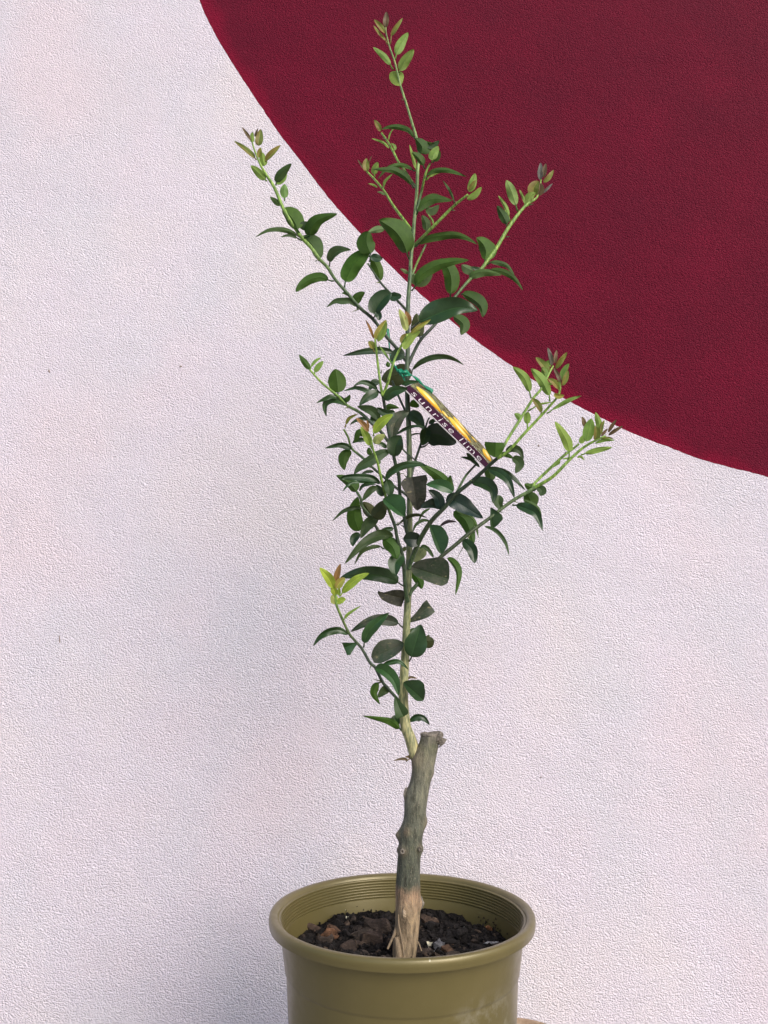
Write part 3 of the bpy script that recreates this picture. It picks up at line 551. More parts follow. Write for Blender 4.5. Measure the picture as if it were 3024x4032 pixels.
# ---- leaves. One line each: stem, look, half widths left/right of the midrib, options : midrib points (photo tile pixels)
LEAVES = """
@1300 0
S B 30 30 z.2 : 603,300 608,215 613,125
S O 22 32 : 600,360 545,290 478,215
S O 15 17 p625,480 : 605,440 540,370 470,275
S O 22 25 p655,480 : 665,390 715,300 790,195
S Y 48 48 p705,650 : 720,595 770,480 850,352
S Y 48 55 p750,790 : 755,770 815,660 910,535
S Y 32 32 p685,755 : 655,705 580,610 468,513
S Y 52 95 o.006 fR : 755,775 745,850 760,935
B5 O 28 25 : 545,1430 525,1370 478,1302
S U 25 30 o.01 p935,1515 : 915,1500 850,1420 740,1385 640,1385 560,1410
B5 Y 8 8 : 635,1530 655,1450 718,1360
B5 Y 12 14 : 645,1615 570,1550 450,1507
B5 Y 5 28 : 695,1640 690,1600 660,1560
@1300 560
S U 55 80 o-.004 : 985,122 1000,50 930,-42
S G2 18 48 : 1020,-12 1110,22 1187,-20
B6 Y 48 45 o-.01 p1105,220 : 1110,195 1125,130 1180,42
B6 U 38 30 p1120,220 : 1130,205 1170,150 1192,88
S Y 17 17 p940,320 : 935,290 905,180 865,25
B6 U 28 48 p1030,290 : 1015,250 960,170 890,108
S U 22 24 o.01 p920,310 : 905,305 820,262 730,255 620,290 515,405
S U 30 40 p910,500 : 890,465 820,380 700,310 590,300 455,293
B4 Y 38 32 p485,375 : 480,350 490,290 520,215
B4 Y 14 14 p580,505 : 582,490 600,420 680,345
B4 O 36 33 : 400,320 390,250 395,172
B4 B 12 10 : 365,290 335,240 300,190
B4 B 6 6 : 420,250 430,200 455,145
B4 Y 11 11 : 515,492 470,465 415,450
B4 V 12 12 : 597,575 560,550 512,540
B6 U 22 28 p1045,400 : 1050,360 1130,310 1250,300 1370,330 1485,375
B6 Y 14 16 p1045,410 : 1080,375 1140,340 1228,315
S U 52 52 p940,790 o-.004 : 955,755 1020,670 1110,620 1200,620 1335,635
S V 15 62 : 1040,715 1110,722 1187,680
B3 U2 14 12 p1350,660 : 1350,640 1300,520 1225,415
B3 Y 42 40 : 1515,540 1550,450 1580,338
B3 Y 30 35 : 1490,620 1575,570 1648,487
B3 O 28 22 : 1510,525 1545,480 1590,410
B3 U2 38 50 p1060,985 : 1045,960 1040,880 1000,795
B3 Y 10 12 p1125,910 : 1125,890 1105,840 1065,780
S U 80 118 p860,1275 o-.006 z.4 fR : 835,1205 790,1080 690,950 528,845
S V 30 36 o.01 : 590,945 510,955 405,985
S U 34 42 p930,1135 : 960,1110 1060,1050 1200,1020 1350,1010 1480,1040 1608,1115
B7 W 98 78 p425,1250 fR : 440,1215 395,1090 412,968
B1 W 88 88 p155,1580 fR z.3 : 165,1520 255,1330 432,1172
B7 D 38 38 p430,1300 : 440,1240 510,1262 572,1270
B7 W 52 52 p545,1520 : 535,1510 530,1420 480,1300 440,1262
S V 18 18 o.004 : 850,1430 810,1400 762,1378
S U 58 55 p885,1620 o-.004 : 935,1555 990,1450 1150,1345 1330,1300 1515,1283
S V 30 85 o.008 : 900,1440 990,1480 1115,1435
B2 W 75 88 p1305,1700 o-.01 : 1310,1655 1320,1500 1285,1380 1200,1262
@1700 600
B2 V2 52 52 p935,640 : 915,575 870,430 812,302
B2 Y 18 24 p850,750 : 840,700 800,590 725,470
B2 U2 42 52 p810,800 : 820,780 770,680 712,580
B2 Y 15 15 p1020,590 : 1020,560 990,480 955,405
B2 Y 42 42 : 1030,590 1060,490 1130,440
B2 B2 26 30 : 1180,300 1180,210 1187,110
B2 B 24 26 : 1215,270 1225,200 1243,120
B2 O 25 25 : 1215,325 1275,270 1327,192
B2 O 60 52 : 1120,470 1110,390 1165,310
B2 B 42 46 : 1150,470 1180,400 1170,330
B2 B2 12 16 : 1200,450 1255,395 1320,335
B2 W 58 102 p575,1215 : 580,1170 590,1080 560,1000 487,928
B2 U2 22 26 p600,1220 : 640,1195 720,1200 820,1235 900,1335
B2 U 28 26 p600,1275 : 640,1275 740,1290 850,1335 930,1410 993,1502
B2 U2 30 48 p400,1400 : 415,1385 450,1330 560,1300 660,1310 762,1336
B2 V 55 32 : 455,1290 390,1265 325,1222
B2 D 22 24 : 545,1275 490,1270 430,1245
@1500 900
B2 U 78 36 p870,715 : 885,710 990,760 1090,850 1105,967
B2 D 122 88 p330,1080 o-.03 z.15 : 415,1015 560,950 750,875 900,860 1057,890
B2 U2 66 42 : 790,955 895,1040 870,1160
B2 N 78 52 p425,1225 : 425,1180 410,1060 385,922
Cb P 38 40 : 275,1115 250,1000 197,876
Cb B3 32 32 : 300,1060 300,980 265,893
Cb O2 18 30 : 320,1140 420,1060 542,988
Cb Y2 56 42 o-.004 : 250,1315 290,1240 350,1170 430,1115
Cb O 42 28 : 232,1255 260,1190 340,1165
S G2 22 30 p330,1600 o.006 : 340,1540 420,1460 550,1400 700,1390 820,1430 908,1490
@1000 900
B1 U 46 52 p870,570 : 810,560 720,530 600,560 500,640 455,692
B1 U2 36 95 p705,350 : 700,340 660,220 600,140 520,83
B1 G2 66 32 p820,410 : 825,365 860,290 930,240 1057,232
B1 U 16 15 : 1050,740 1000,705 955,703
B1 U 56 36 : 1120,820 1140,750 1207,692
B1 G2 36 30 p1130,880 : 1120,850 1050,790 960,785 880,790 788,858
B1 D 92 66 p1300,980 o-.01 fR : 1320,935 1340,850 1430,740 1500,700
B7 D 42 46 fR : 1480,725 1540,740 1607,728
B1 D 30 36 fR o-.01 : 1330,900 1360,950 1360,1000
Ca B3 14 14 : 1305,1200 1265,1090 1213,993
Ca O2 40 56 : 1320,1205 1370,1110 1440,993
Ca Y 30 28 o-.004 : 1345,1230 1410,1130 1443,1010
Ca O 25 42 p1310,1345 : 1300,1310 1275,1265 1245,1228
S D 38 32 o-.02 p1530,1345 : 1520,1345 1380,1325 1200,1335 963,1384
Cb Y 11 11 p1510,1480 : 1470,1420 1420,1350 1355,1268
@900 480
B1 W 62 92 p780,1220 o-.006 fR : 750,1170 720,1090 650,1000 583,953
B1 W 66 76 p800,1270 o-.006 : 885,1240 900,1160 990,1060 1187,998
B1 D 50 42 : 800,1175 830,1130 867,1090
B1 U2 26 24 p800,1260 : 750,1240 670,1195 550,1170 420,1185 288,1257
B1 G2 15 15 p800,1290 : 750,1265 660,1235 566,1254
B1 Y 40 46 p420,640 : 400,630 330,560 240,473
B1 Y 36 42 : 390,480 375,420 360,328
B1 O 40 22 p405,430 : 405,420 470,350 567,253
B1 O 24 30 p305,410 : 290,395 200,310 60,208
B1 O 42 40 : 325,260 335,180 350,78
B1 B 15 17 : 245,205 205,140 144,56
B1 Y 25 23 : 262,225 255,170 262,108
B1 B 12 12 : 285,160 300,120 320,70
B1 O 23 26 : 330,390 335,330 350,278
B1 U2 46 50 p515,690 : 520,660 570,560 687,453
B1 Y 30 36 : 525,680 590,610 627,533
B1 V2 42 42 fR p610,860 : 610,830 605,750 610,676
B1 U2 29 29 : 565,910 520,870 450,816
@1150 1350
Cb D2 62 62 o.012 fR : 1228,115 1150,130 1066,195
D U 30 30 : 195,290 140,215 76,128
D Y 14 17 p195,290 : 205,260 250,200 317,158
D Y 30 30 p245,340 : 245,320 285,260 342,198
D W 86 84 p500,575 fR z.1 : 500,542 490,420 470,283
D E 36 46 : 595,682 520,630 430,620 360,680 374,802
D E 15 26 : 490,605 430,590 350,620 260,657
D U 20 30 : 565,605 600,612 632,563
C E 28 22 p965,550 : 930,510 860,450 760,425 663,477
C E 20 22 : 940,575 830,530 700,490 556,527
C D2 36 36 o.01 : 950,430 890,440 835,522
C D 42 46 : 945,540 880,560 800,610 732,682
C E 50 56 p1000,610 o-.008 : 1010,625 1100,525 1262,500
C E 22 24 o-.012 : 1195,458 1280,427 1385,425
L N 105 85 o.014 fR z0 : 1295,295 1130,350 972,400
Cb U 20 26 : 1065,255 1045,240 1038,203
J3 W 46 32 z0 : 1283,655 1330,670 1382,697
C G2 42 48 : 950,832 860,740 708,690
C E 52 32 : 1120,750 1020,762 922,702
C U 24 30 o.01 : 1000,722 1070,690 1167,710
C E 42 36 : 965,860 900,840 858,798
C G 72 62 o.012 : 1100,1030 1110,900 1180,800 1278,745
S D 56 56 o-.004 : 1272,760 1360,820 1440,942
C D 15 19 p1110,1010 : 1130,1000 1220,940 1330,905 1452,915
J D3 105 112 o.006 z0 fR : 1450,985 1600,1000 1790,1090
J D 52 52 z.3 o-.004 : 1470,920 1445,1030 1420,1118
J D 20 22 : 1490,880 1530,850 1575,840
C D 88 72 o-.006 : 1115,1238 1130,1110 1190,1008
F K 38 42 p885,1170 : 850,1118 810,1020 747,910
F B3 22 30 : 830,970 775,890 696,818
F K 46 52 p885,1010 o-.006 : 890,985 940,900 1010,830 1100,778
F B3 13 15 : 870,922 920,885 978,858
F P 36 52 : 905,1102 930,1040 1015,1003
F B3 12 12 : 835,932 825,880 815,838
E D 19 26 : 805,1060 720,1060 655,1092
E U 26 42 : 785,1010 730,990 680,1092
E O 14 19 p575,920 : 585,890 620,820 717,773
C D 18 21 : 835,840 760,830 690,850 628,893
E E 36 24 : 650,1160 590,1120 500,1110 352,1147
E U 46 62 : 645,1178 580,1230 560,1300 570,1388
C G2 52 46 o-.006 : 1065,1175 970,1210 870,1270 740,1350 670,1432
C E 20 23 : 1030,1145 980,1105 918,1095
F U 30 22 o.012 : 870,1212 845,1180 835,1138
E D 23 23 : 930,1290 950,1295 967,1290
E D 14 17 : 890,1400 820,1405 748,1432
@1250 1800
F E 46 28 o-.004 : 690,290 600,225 450,210 300,215 240,238
F E 18 16 o-.006 : 650,280 450,265 340,295 270,380
G U 36 72 : 425,376 350,290 203,198
G D 15 19 : 455,370 490,310 560,295 642,295
F G2 36 32 : 655,330 590,350 530,410 487,480
F D 32 46 : 720,422 680,370 638,298
F G2 52 46 fR o.004 : 745,245 780,330 785,435
F E2 150 42 o-.008 z.2 l5,110,155,152,90,12 r5,35,40,40,30,8 : 714,452 830,548 945,645
F E 36 42 p720,280 o-.006 : 745,245 800,160 930,90 1080,70 1190,95
H U 74 46 o.006 : 1482,372 1400,270 1280,170 1085,58
H E2 52 62 fR o-.006 : 1482,376 1400,330 1300,300 1183,300
H U 42 24 o.002 : 1475,362 1450,280 1450,198
S G3 130 150 o-.03 z.25 l10,40,60,88,118,137,80 r10,75,115,130,137,165,150 : 1090,582 1060,399 1030,216
H D3 32 72 o.01 : 1375,560 1260,520 1123,552
H D3 42 62 o.004 : 1330,565 1310,450 1208,358
H D3 82 72 o.006 z.1 : 1395,470 1500,480 1640,560 1806,668
S U2 11 15 o.01 : 1225,560 1150,610 1094,712
H D 135 32 o-.008 l10,110,135,138,95,10 r5,20,28,32,30,10 : 1222,738 1287,895 1350,1052
H N2 14 17 : 1335,748 1420,700 1517,705
S N 14 19 p870,740 o-.008 : 890,725 980,650 1090,625 1194,662
H G2 14 17 : 1225,700 1150,690 1070,740 1033,832
H D4 78 66 fR o.004 : 1125,900 1020,890 932,890
S V3 52 62 o.012 z.1 : 1160,985 1110,1060 1040,1142
S V3 20 20 o.01 : 975,980 930,1010 903,1032
I G2 19 22 : 1265,1092 1210,1010 1150,970 1118,1002
I G 200 100 o-.03 z.3 l30,90,140,180,208,170,15 r20,75,90,98,100,98,45 : 1020,1195 1225,1262 1430,1330
S W 52 42 o.004 : 1025,1250 1100,1340 1137,1437
I U 46 20 : 1412,1098 1480,1160 1530,1280 1499,1508
S D 56 92 p935,1400 o-.004 : 882,1366 720,1300 500,1280 247,1312
F E 62 72 fR : 940,1060 850,1150 850,1292
F U 72 66 o.004 : 720,888 820,980 865,1112
G G2 46 56 o-.006 : 828,862 680,850 500,950 293,1167
C E 30 21 : 830,775 740,790 638,832
S G2 18 23 p730,1000 : 690,975 600,980 480,1040 400,1178
G W 72 76 : 455,806 400,640 440,428
G G2 22 20 : 480,560 400,550 280,590 157,700
G N 52 62 : 600,652 550,570 498,485
F N 60 76 o.004 : 600,650 680,570 742,465
G G2 60 46 o-.006 : 665,645 540,730 468,885
G E 36 42 : 460,830 400,890 384,972
S G3 98 80 o.004 l95,98,90,68,10 r75,85,60,12,14 : 948,1540 800,1505 657,1470
@1150 2200
S G 78 88 o.004 l5,20,32,48,75,80 r5,32,60,80,90,78 : 1265,692 1387,600 1510,510
S G 52 56 p1210,750 o-.002 : 1160,705 1030,670 850,680 632,798
M E 56 56 p780,960 o-.004 : 785,920 830,800 930,690 1057,588
S G 93 130 o-.006 l8,62,85,93,88,52 r8,80,122,135,95,20 : 1218,920 1044,1002 870,1085
S D 98 102 p1275,1115 o-.014 z.2 : 1300,1070 1350,900 1402,713
S N 60 66 fR o.01 : 1430,880 1490,900 1548,892
S G2 26 26 o.008 : 1280,830 1305,790 1332,753
M E 46 28 : 612,826 520,775 400,790 300,850 226,953
M E 98 60 l5,28,62,98,88 r5,10,25,48,62 : 720,907 642,938 565,970
M Y 14 17 p562,660 : 570,655 610,600 752,510
M K 44 52 o-.004 : 450,320 400,220 300,96
M B3 30 33 : 470,260 490,170 526,53
M O2 42 42 o-.006 : 480,322 520,260 578,208
M K 42 44 p515,410 : 545,375 620,290 720,210 842,156
M P 46 42 : 485,492 460,440 428,398
M K 33 31 : 490,492 540,450 585,440
M K 36 36 : 480,400 460,350 430,288
M K 20 19 : 510,400 510,360 515,308
M E 23 28 p970,1185 : 985,1170 1060,1130 1170,1120 1267,1207
M E2 68 48 o-.006 : 905,1190 1000,1220 1110,1330 1162,1492
M W 42 32 p975,1335 : 940,1350 900,1400 890,1480 957,1587
M G2 42 42 o.006 : 1060,1400 1000,1440 932,1512
S D 138 56 o-.006 z.3 l10,80,138,140,85,10 r5,30,48,56,56,15 : 1212,1345 1320,1442 1430,1540
@1350 2500
M G2 60 70 o-.006 fL : 562,655 610,780 660,892
S U 46 27 p650,1050 o-.002 : 620,1020 560,960 470,920 207,879
S D 46 46 : 600,975 570,920 560,873
S V 14 14 : 598,975 615,940 632,895
S D 26 42 p712,948 : 725,943 800,890 880,900 947,982
S X 12 12 o.006 : 700,480 740,460 812,475
S X 14 14 o.004 : 640,480 625,462 610,465
W X 10 19 : 700,1372 660,1352 545,1372
W X 16 14 : 742,1330 720,1325 676,1328
@1900 1300
Ha Y 44 50 p530,740 : 512,672 455,520 328,398
Ha Y 47 56 p732,775 : 727,712 650,560 528,416
Hb O 27 36 p630,940 : 640,892 600,810 535,740
Ha Y 29 31 p395,1000 : 415,985 390,940 346,908
Hb Y 37 36 p490,1080 : 488,1022 488,950 496,888
Hb Y 18 27 p700,905 : 755,868 860,800 960,750 1080,713
Ha Y 10 12 p495,880 : 610,805 680,795 752,785
Hb O2 20 31 : 778,692 830,715 889,708
Ha O 30 46 : 710,470 660,380 578,298
Ha Y 26 42 : 690,522 670,460 650,398
Ha Y 26 26 : 735,402 715,360 722,328
Ha B2 20 26 : 755,382 740,290 708,188
Ha B 19 19 : 790,362 795,290 809,212
Ha O 23 31 : 795,417 850,330 922,238
Hb B 23 23 : 855,572 820,490 773,408
Hb Y 36 26 : 860,542 890,450 942,363
Hb O 26 29 : 870,602 905,520 932,438
Hb O 26 31 : 830,642 780,570 713,528
Hb Y 18 18 : 830,652 840,590 830,538
Hb Y 14 16 : 715,592 760,570 822,543
Ib Y 52 52 p940,1420 : 945,1320 910,1190 788,993
Ia Y 31 31 : 1060,1232 1090,1185 1112,1138
Ib Y 56 61 : 1130,1212 1155,1090 1187,962
Ib O 31 41 : 1225,1202 1245,1120 1230,1038
Ib Y 36 31 : 1280,1112 1265,1000 1230,893
Ia B 23 23 : 1105,1052 1105,1000 1081,940
Ib O 15 19 : 1290,1132 1300,1040 1327,978
Ib B 13 17 : 1290,1152 1325,1110 1364,1070
Ib B 19 19 : 1370,1112 1410,1040 1460,973
Ib B 15 23 : 1370,1142 1440,1090 1528,1043
Ib O 12 10 : 1290,1187 1360,1170 1422,1183
Ib Y 19 15 : 1225,1232 1330,1200 1437,1200
Ib Y 28 29 p1075,1355 : 1115,1342 1260,1305 1412,1276
Ib Y 12 15 : 1030,1387 1070,1375 1112,1418
Ia Y 16 27 : 850,1432 800,1460 758,1497
Ib Y 10 10 : 870,1402 930,1395 1002,1380
@1800 1700
H W 115 95 o-.01 z.3 l5,72,102,122,118 r5,58,87,104,85 : 415,280 416,197 420,115
H G2 36 37 : 530,222 600,180 680,210 722,303
H U 26 23 : 480,238 540,255 615,293
H G2 56 37 : 600,283 670,340 634,453
H D 26 26 o.004 : 375,385 500,430 620,510 747,642
H D 46 46 : 335,400 460,450 560,540 626,728
H U2 52 52 o.012 : 330,400 360,480 360,542
H D 76 42 : 160,560 280,570 380,640 390,783
I G2 46 52 : 460,690 450,770 492,853
I D 120 22 l5,55,115,125,70,10 r5,8,15,20,22,10 : 365,825 375,937 385,1050
I U 36 42 fR : 868,610 800,605 733,568
I G2 46 37 fR : 862,590 920,640 904,698
I W 76 62 fR o.01 : 758,655 800,750 842,833
I U2 19 23 : 718,740 820,790 890,850 921,953
I D 56 42 p600,795 : 640,800 760,840 860,900 931,1080
I G2 23 19 : 298,1030 420,1080 520,1200 566,1350
I D 56 52 fR o-.004 : 63,1180 160,1280 192,1433
I U 72 62 o.012 : -40,870 100,980 180,1230
I U2 20 25 o.008 : -20,845 100,900 190,980 233,1158
K D 19 19 : 245,385 150,300 33,273
K D 26 26 : 190,310 145,275 102,228
"""
def mixc(a, b, t): return tuple(x+(y-x)*t for x, y in zip(a, b))
# look: (seen side, colour of the seen side, colour of the other side, roughness class)
L_ = lambda r, g, b: s2l(r, g, b)[:3]
UND = L_(105, 128, 88)
KINDS = {
 'D': ('t', L_(42, 70, 40), UND, 0), 'D2': ('t', L_(48, 76, 56), UND, 0), 'D3': ('t', L_(36, 58, 52), UND, 0), 'D4': ('t', L_(26, 46, 38), UND, 0),
 'E': ('t', L_(48, 80, 42), UND, 0), 'E2': ('t', L_(50, 88, 46), UND, 0),
 'U': ('u', L_(66, 98, 34), L_(48, 82, 42), 1), 'U2': ('u', L_(74, 102, 52), L_(55, 88, 45), 1), 'W': ('u', L_(70, 104, 34), L_(50, 88, 40), 1),
 'V': ('u', L_(112, 135, 88), L_(55, 85, 48), 1), 'V2': ('u', L_(135, 168, 98), L_(90, 130, 55), 1), 'V3': ('u', L_(122, 132, 96), L_(55, 75, 48), 1),
 'N': ('u', L_(72, 78, 46), L_(50, 64, 36), 1), 'N2': ('u', L_(66, 52, 58), L_(50, 44, 46), 1),
 'G': ('t', L_(54, 70, 54), UND, 2), 'G2': ('t', L_(60, 82, 52), UND, 1), 'G3': ('t', L_(54, 54, 48), UND, 2),
 'Y': ('u', L_(132, 162, 80), L_(112, 150, 58), 1), 'Y2': ('u', L_(160, 190, 100), L_(130, 160, 70), 1), 'K': ('t', L_(158, 182, 72), L_(155, 180, 85), 1),
 'P': ('u', L_(196, 202, 128), L_(175, 190, 100), 1), 'O': ('t', L_(128, 140, 70), L_(130, 145, 80), 1), 'O2': ('t', L_(165, 165, 80), L_(160, 170, 90), 1),
 'B': ('t', L_(112, 96, 74), L_(118, 104, 70), 1), 'B2': ('t', L_(104, 104, 100), L_(110, 100, 80), 1), 'B3': ('t', L_(150, 112, 70), L_(150, 120, 80), 1),
 'X': ('t', L_(120, 98, 66), L_(130, 105, 75), 2),
}
YOUNG = {'Y', 'Y2', 'K', 'P', 'O', 'O2', 'B', 'B2', 'B3', 'V2'}
def leaf_mat(name, top_rough, und_rough, transl, spec=.5, dust=0):
    m = Mat(name); p = m.pos(); geo = m.n('NewGeometry')
    top = m.n('VertexColor', layer_name='top').outputs[0]; und = m.n('VertexColor', layer_name='under').outputs[0]
    uv = m.n('UVMap', uv_map='uv'); sep = m.n('SeparateXYZ'); m.l(uv.outputs[0], sep.inputs[0])
    ax = m.math('ABSOLUTE', m.math('SUBTRACT', sep.outputs[0], .5))            # 0 at midrib, .5 at margin
    mid = m.n('MapRange', interpolation_type='SMOOTHSTEP'); m.l(ax, mid.inputs[0]); mid.inputs[1].default_value = .010; mid.inputs[2].default_value = .040; mid.inputs[3].default_value = 1; mid.inputs[4].default_value = 0
    # side veins running forward from the midrib
    vv = m.math('SUBTRACT', sep.outputs[1], m.math('MULTIPLY', ax, .45))
    wv = m.math('SINE', m.math('ADD', m.math('MULTIPLY', vv, 62), m.math('MULTIPLY', m.noise(p, 120, 2), 3)))
    vein = m.math('MAXIMUM', m.math('SUBTRACT', wv, .80), 0)
    n1 = m.noise(p, 110, 4, .6)
    var = m.ramp(n1, [(.3, (.80, .82, .80)), (.55, (1, 1, 1)), (.75, (1.18, 1.15, 1.08))])
    t = m.mix(1.0, top, var, 'MULTIPLY')
    t = m.mix(m.math('MULTIPLY', mid.outputs[0], .38), t, m.mix(1.0, t, (2.6, 2.3, 2.0, 1), 'MULTIPLY'))
    t = m.mix(m.math('MULTIPLY', vein, .9), t, m.mix(1.0, t, (1.5, 1.4, 1.3, 1), 'MULTIPLY'))
    u = m.mix(1.0, und, var, 'MULTIPLY')
    u = m.mix(m.math('MULTIPLY', mid.outputs[0], .30), u, m.mix(1.0, u, (.62, .68, .6, 1), 'MULTIPLY'))
    if dust:
        d = m.ramp(m.noise(p, 70, 5, .75), [(.42, (0, 0, 0)), (.62, (dust, dust, dust))])
        t = m.mix(d, t, (.115, .105, .085, 1))
        sc_ = m.ramp(m.noise(m.scaled(p, .6, 1, 1.6), 130, 3, .7), [(.63, (0, 0, 0)), (.68, (.6, .6, .6))])
        t = m.mix(sc_, t, (.30, .27, .15, 1))
    sp_ = m.ramp(m.noise(m.scaled(p, 1, .7, 1.3), 190, 3, .7), [(.70, (0, 0, 0)), (.74, (.5, .5, .5))])
    t = m.mix(sp_, t, (.16, .17, .08, 1))
    # narrow paler margin
    mg = m.n('MapRange'); m.l(ax, mg.inputs[0]); mg.inputs[1].default_value = .455; mg.inputs[2].default_value = .5
    t = m.mix(m.math('MULTIPLY', mg.outputs[0], .18), t, m.mix(1.0, t, (1.9, 1.7, 1.2, 1), 'MULTIPLY'))
    u = m.mix(m.math('MULTIPLY', mg.outputs[0], .15), u, m.mix(1.0, u, (1.5, 1.35, 1.0, 1), 'MULTIPLY'))
    col = m.mix(geo.outputs['Backfacing'], t, u)
    rgh = m.math('ADD', m.math('MULTIPLY', geo.outputs['Backfacing'], und_rough-top_rough), top_rough)
    m.set(Base_Color=col, Roughness=rgh); m.b.inputs['Specular IOR Level'].default_value = spec
    h = m.math('ADD', m.math('MULTIPLY', m.math('SUBTRACT', 1, mid.outputs[0]), .5), m.math('ADD', m.math('MULTIPLY', vein, -.5), m.math('MULTIPLY', n1, .5)))
    m.bump(h, .45, .0009)
    tr = m.n('BsdfTranslucent'); m.l(m.mix(1.0, m.mix(.5, t, u), (1.5, 1.6, .9, 1), 'MULTIPLY'), tr.inputs[0])
    mx = m.n('MixShader'); mx.inputs[0].default_value = transl
    out = m.t.nodes['Material Output']; m.l(m.b.outputs[0], mx.inputs[1]); m.l(tr.outputs[0], mx.inputs[2]); m.l(mx.outputs[0], out.inputs['Surface'])
    return m.m
LM = [leaf_mat('glossy_leaf', .33, .55, .10), leaf_mat('soft_leaf', .48, .62, .26, .32), leaf_mat('dusty_leaf', .6, .65, .06, .35, .55)]

def prof(kind, s):
    a, b = {'M': (.68, .98), 'R': (.66, .88), 'L': (1.35, .36), 'Yg': (.72, .92)}[kind]
    pk = a/(a+b); mx = pk**a*(1-pk)**b
    return (max(s, 0)**a)*(max(1-s, 0)**b)/mx
NS_, NH = 16, 5
def build_leaf(key, look, wl, wr, opt, pts, idx):
    side, cs, co_, rc = KINDS[look]
    rnd = random.Random(idx*7+3)
    smp = SAMP[key]
    p0 = opt.get('p') or pts[0]
    Yb = min(smp, key=lambda q: (q[0]-p0[0])**2+(q[1]-p0[1])**2)[2]
    Y1 = Yb + opt.get('o', 0)
    pk = opt.get('f') or ('Yg' if look in YOUNG else 'M')
    L = sum(math.dist(a, b) for a, b in zip(pts, pts[1:])); px = (Yb-CAM.y)/FPX
    zf = opt['z'] if 'z' in opt else rnd.uniform(-.05, .45)
    sp = crom(pts, NS_+1)
    real = max(wl, wr)*1.06
    sgn = -1 if side == 't' else 1
    wav = rnd.uniform(0, 6); wamp = rnd.uniform(.015, .06); irr = .03 if opt.get('l') else (.10 if look in YOUNG else .20)
    verts, uvs = [], []
    for i, (x, y) in enumerate(sp):
        s = i/NS_
        a, b = sp[max(i-1, 0)], sp[min(i+1, NS_)]
        tx, ty = b[0]-a[0], b[1]-a[1]; n = math.hypot(tx, ty) or 1; tx, ty = tx/n, ty/n
        lx, ly = ty, -tx
        Y = Y1 - zf*L*px*(s**1.15) - .06*L*px*math.sin(math.pi*s)*(1 if side == 't' else .3)
        f = prof(pk, s)*(1.08 if look in YOUNG else 1.15); half = 0
        for j in list(range(-NH, 1))+list(range(0, NH+1)):
            half += 1; q = j/NH; left = half <= NH+1; wh = (wl if left else wr)
            # j<0 -> left half
            tab = opt.get('l' if left else 'r'); full = lerp_list(tab, s)*(s*NS_ if s*NS_ < 1 else 1) if tab else wh*f
            d = abs(q)*full
            slope = min(math.sqrt(max(real*real-wh*wh, 0))/max(wh, 1)*.55, 1.1) + .12
            dep = sgn*slope*d*(.92+.08*abs(q)) + wamp*L*math.sin(s*9+wav+(0 if left else 2.1))*q*q
            rag = 1+.035*noise.noise(Vector((s*11, q*2, idx)))+irr*noise.noise(Vector((s*2.3, (3 if left else 9), idx*1.7)))
            X, Z = x+(lx if left else -lx)*d*rag, y+(ly if left else -ly)*d*rag
            verts.append(P(X, Z, Y+dep*px)); uvs.append((.5+q*.5, s))
    NW = 2*NH+2; faces = []
    for i in range(NS_):
        for j in list(range(NH))+list(range(NH+1, 2*NH+1)):
            a = i*NW+j; fc = (a, a+1, a+NW+1, a+NW)
            faces.append(fc)
    # which way does the fan face?  make the upper side the front face
    v0, v1, v2 = verts[faces[len(faces)//2][0]], verts[faces[len(faces)//2][1]], verts[faces[len(faces)//2][2]]
    nrm = (v1-v0).cross(v2-v0); tocam = nrm.dot(CAM-v0) > 0
    if tocam != (side == 't'): faces = [q[::-1] for q in faces]
    var = rnd.uniform(.66, .96) if look not in YOUNG else rnd.uniform(.74, 1.0); hue = rnd.uniform(-.08, .08)
    adj = lambda c: (c[0]*var*(1+hue), c[1]*var, c[2]*var*(1-hue))
    ct, cu = (adj(cs), adj(co_)) if side == 't' else (adj(co_), adj(cs))
    # petiole
    if opt.get('p'):
        a, b = P(*opt['p'], Yb), P(*pts[0], Y1)
        mdp = (a+b)/2+Vector((0, 0, -.0006)); k = px
        tip = P(*sp[1], Y1-.02*L*px)
        tv, tf = tube([a, mdp, b, tip], [4.2*k if rc == 0 else 3.6*k, 3.2*k, 3.0*k, .8*k], 6)
        o0 = len(verts); verts += tv; faces += [tuple(o0+t for t in q) for q in tf]; uvs += [(.25, .5)]*len(tv)
    return verts, faces, uvs, ct, cu, rc, L*max(wl, wr), look
def leaf_mesh(items):
    V, Fc, U, T, B, MI = [], [], [], [], [], []
    for verts, faces, uvs, ct, cu, rc, area, look in items:
        o0 = len(V); V += [v-TREE_INV for v in verts]; Fc += [tuple(o0+i for i in q) for q in faces]; U += uvs
        for u in uvs:
            c = ct
            if look in ('O', 'O2', 'Y2') and u[0] < .5: c = mixc(ct, L_(138, 96, 62), .45)
            T.append(c); B.append(cu)
        MI += [rc]*len(faces)
    me = mesh(V, Fc)
    uvl = me.uv_layers.new(name='uv')
    for lp in me.loops: uvl.data[lp.index].uv = U[lp.vertex_index]
    for nm, src in (('top', T), ('under', B)):
        at = me.color_attributes.new(nm, 'FLOAT_COLOR', 'POINT')
        for i, c in enumerate(src): at.data[i].color = (*c, 1)
    used = sorted(set(MI))
    for p_, mi in zip(me.polygons, MI): p_.material_index = used.index(mi)
    return me, [LM[i] for i in used]
ox = oy = 0; parsed = []
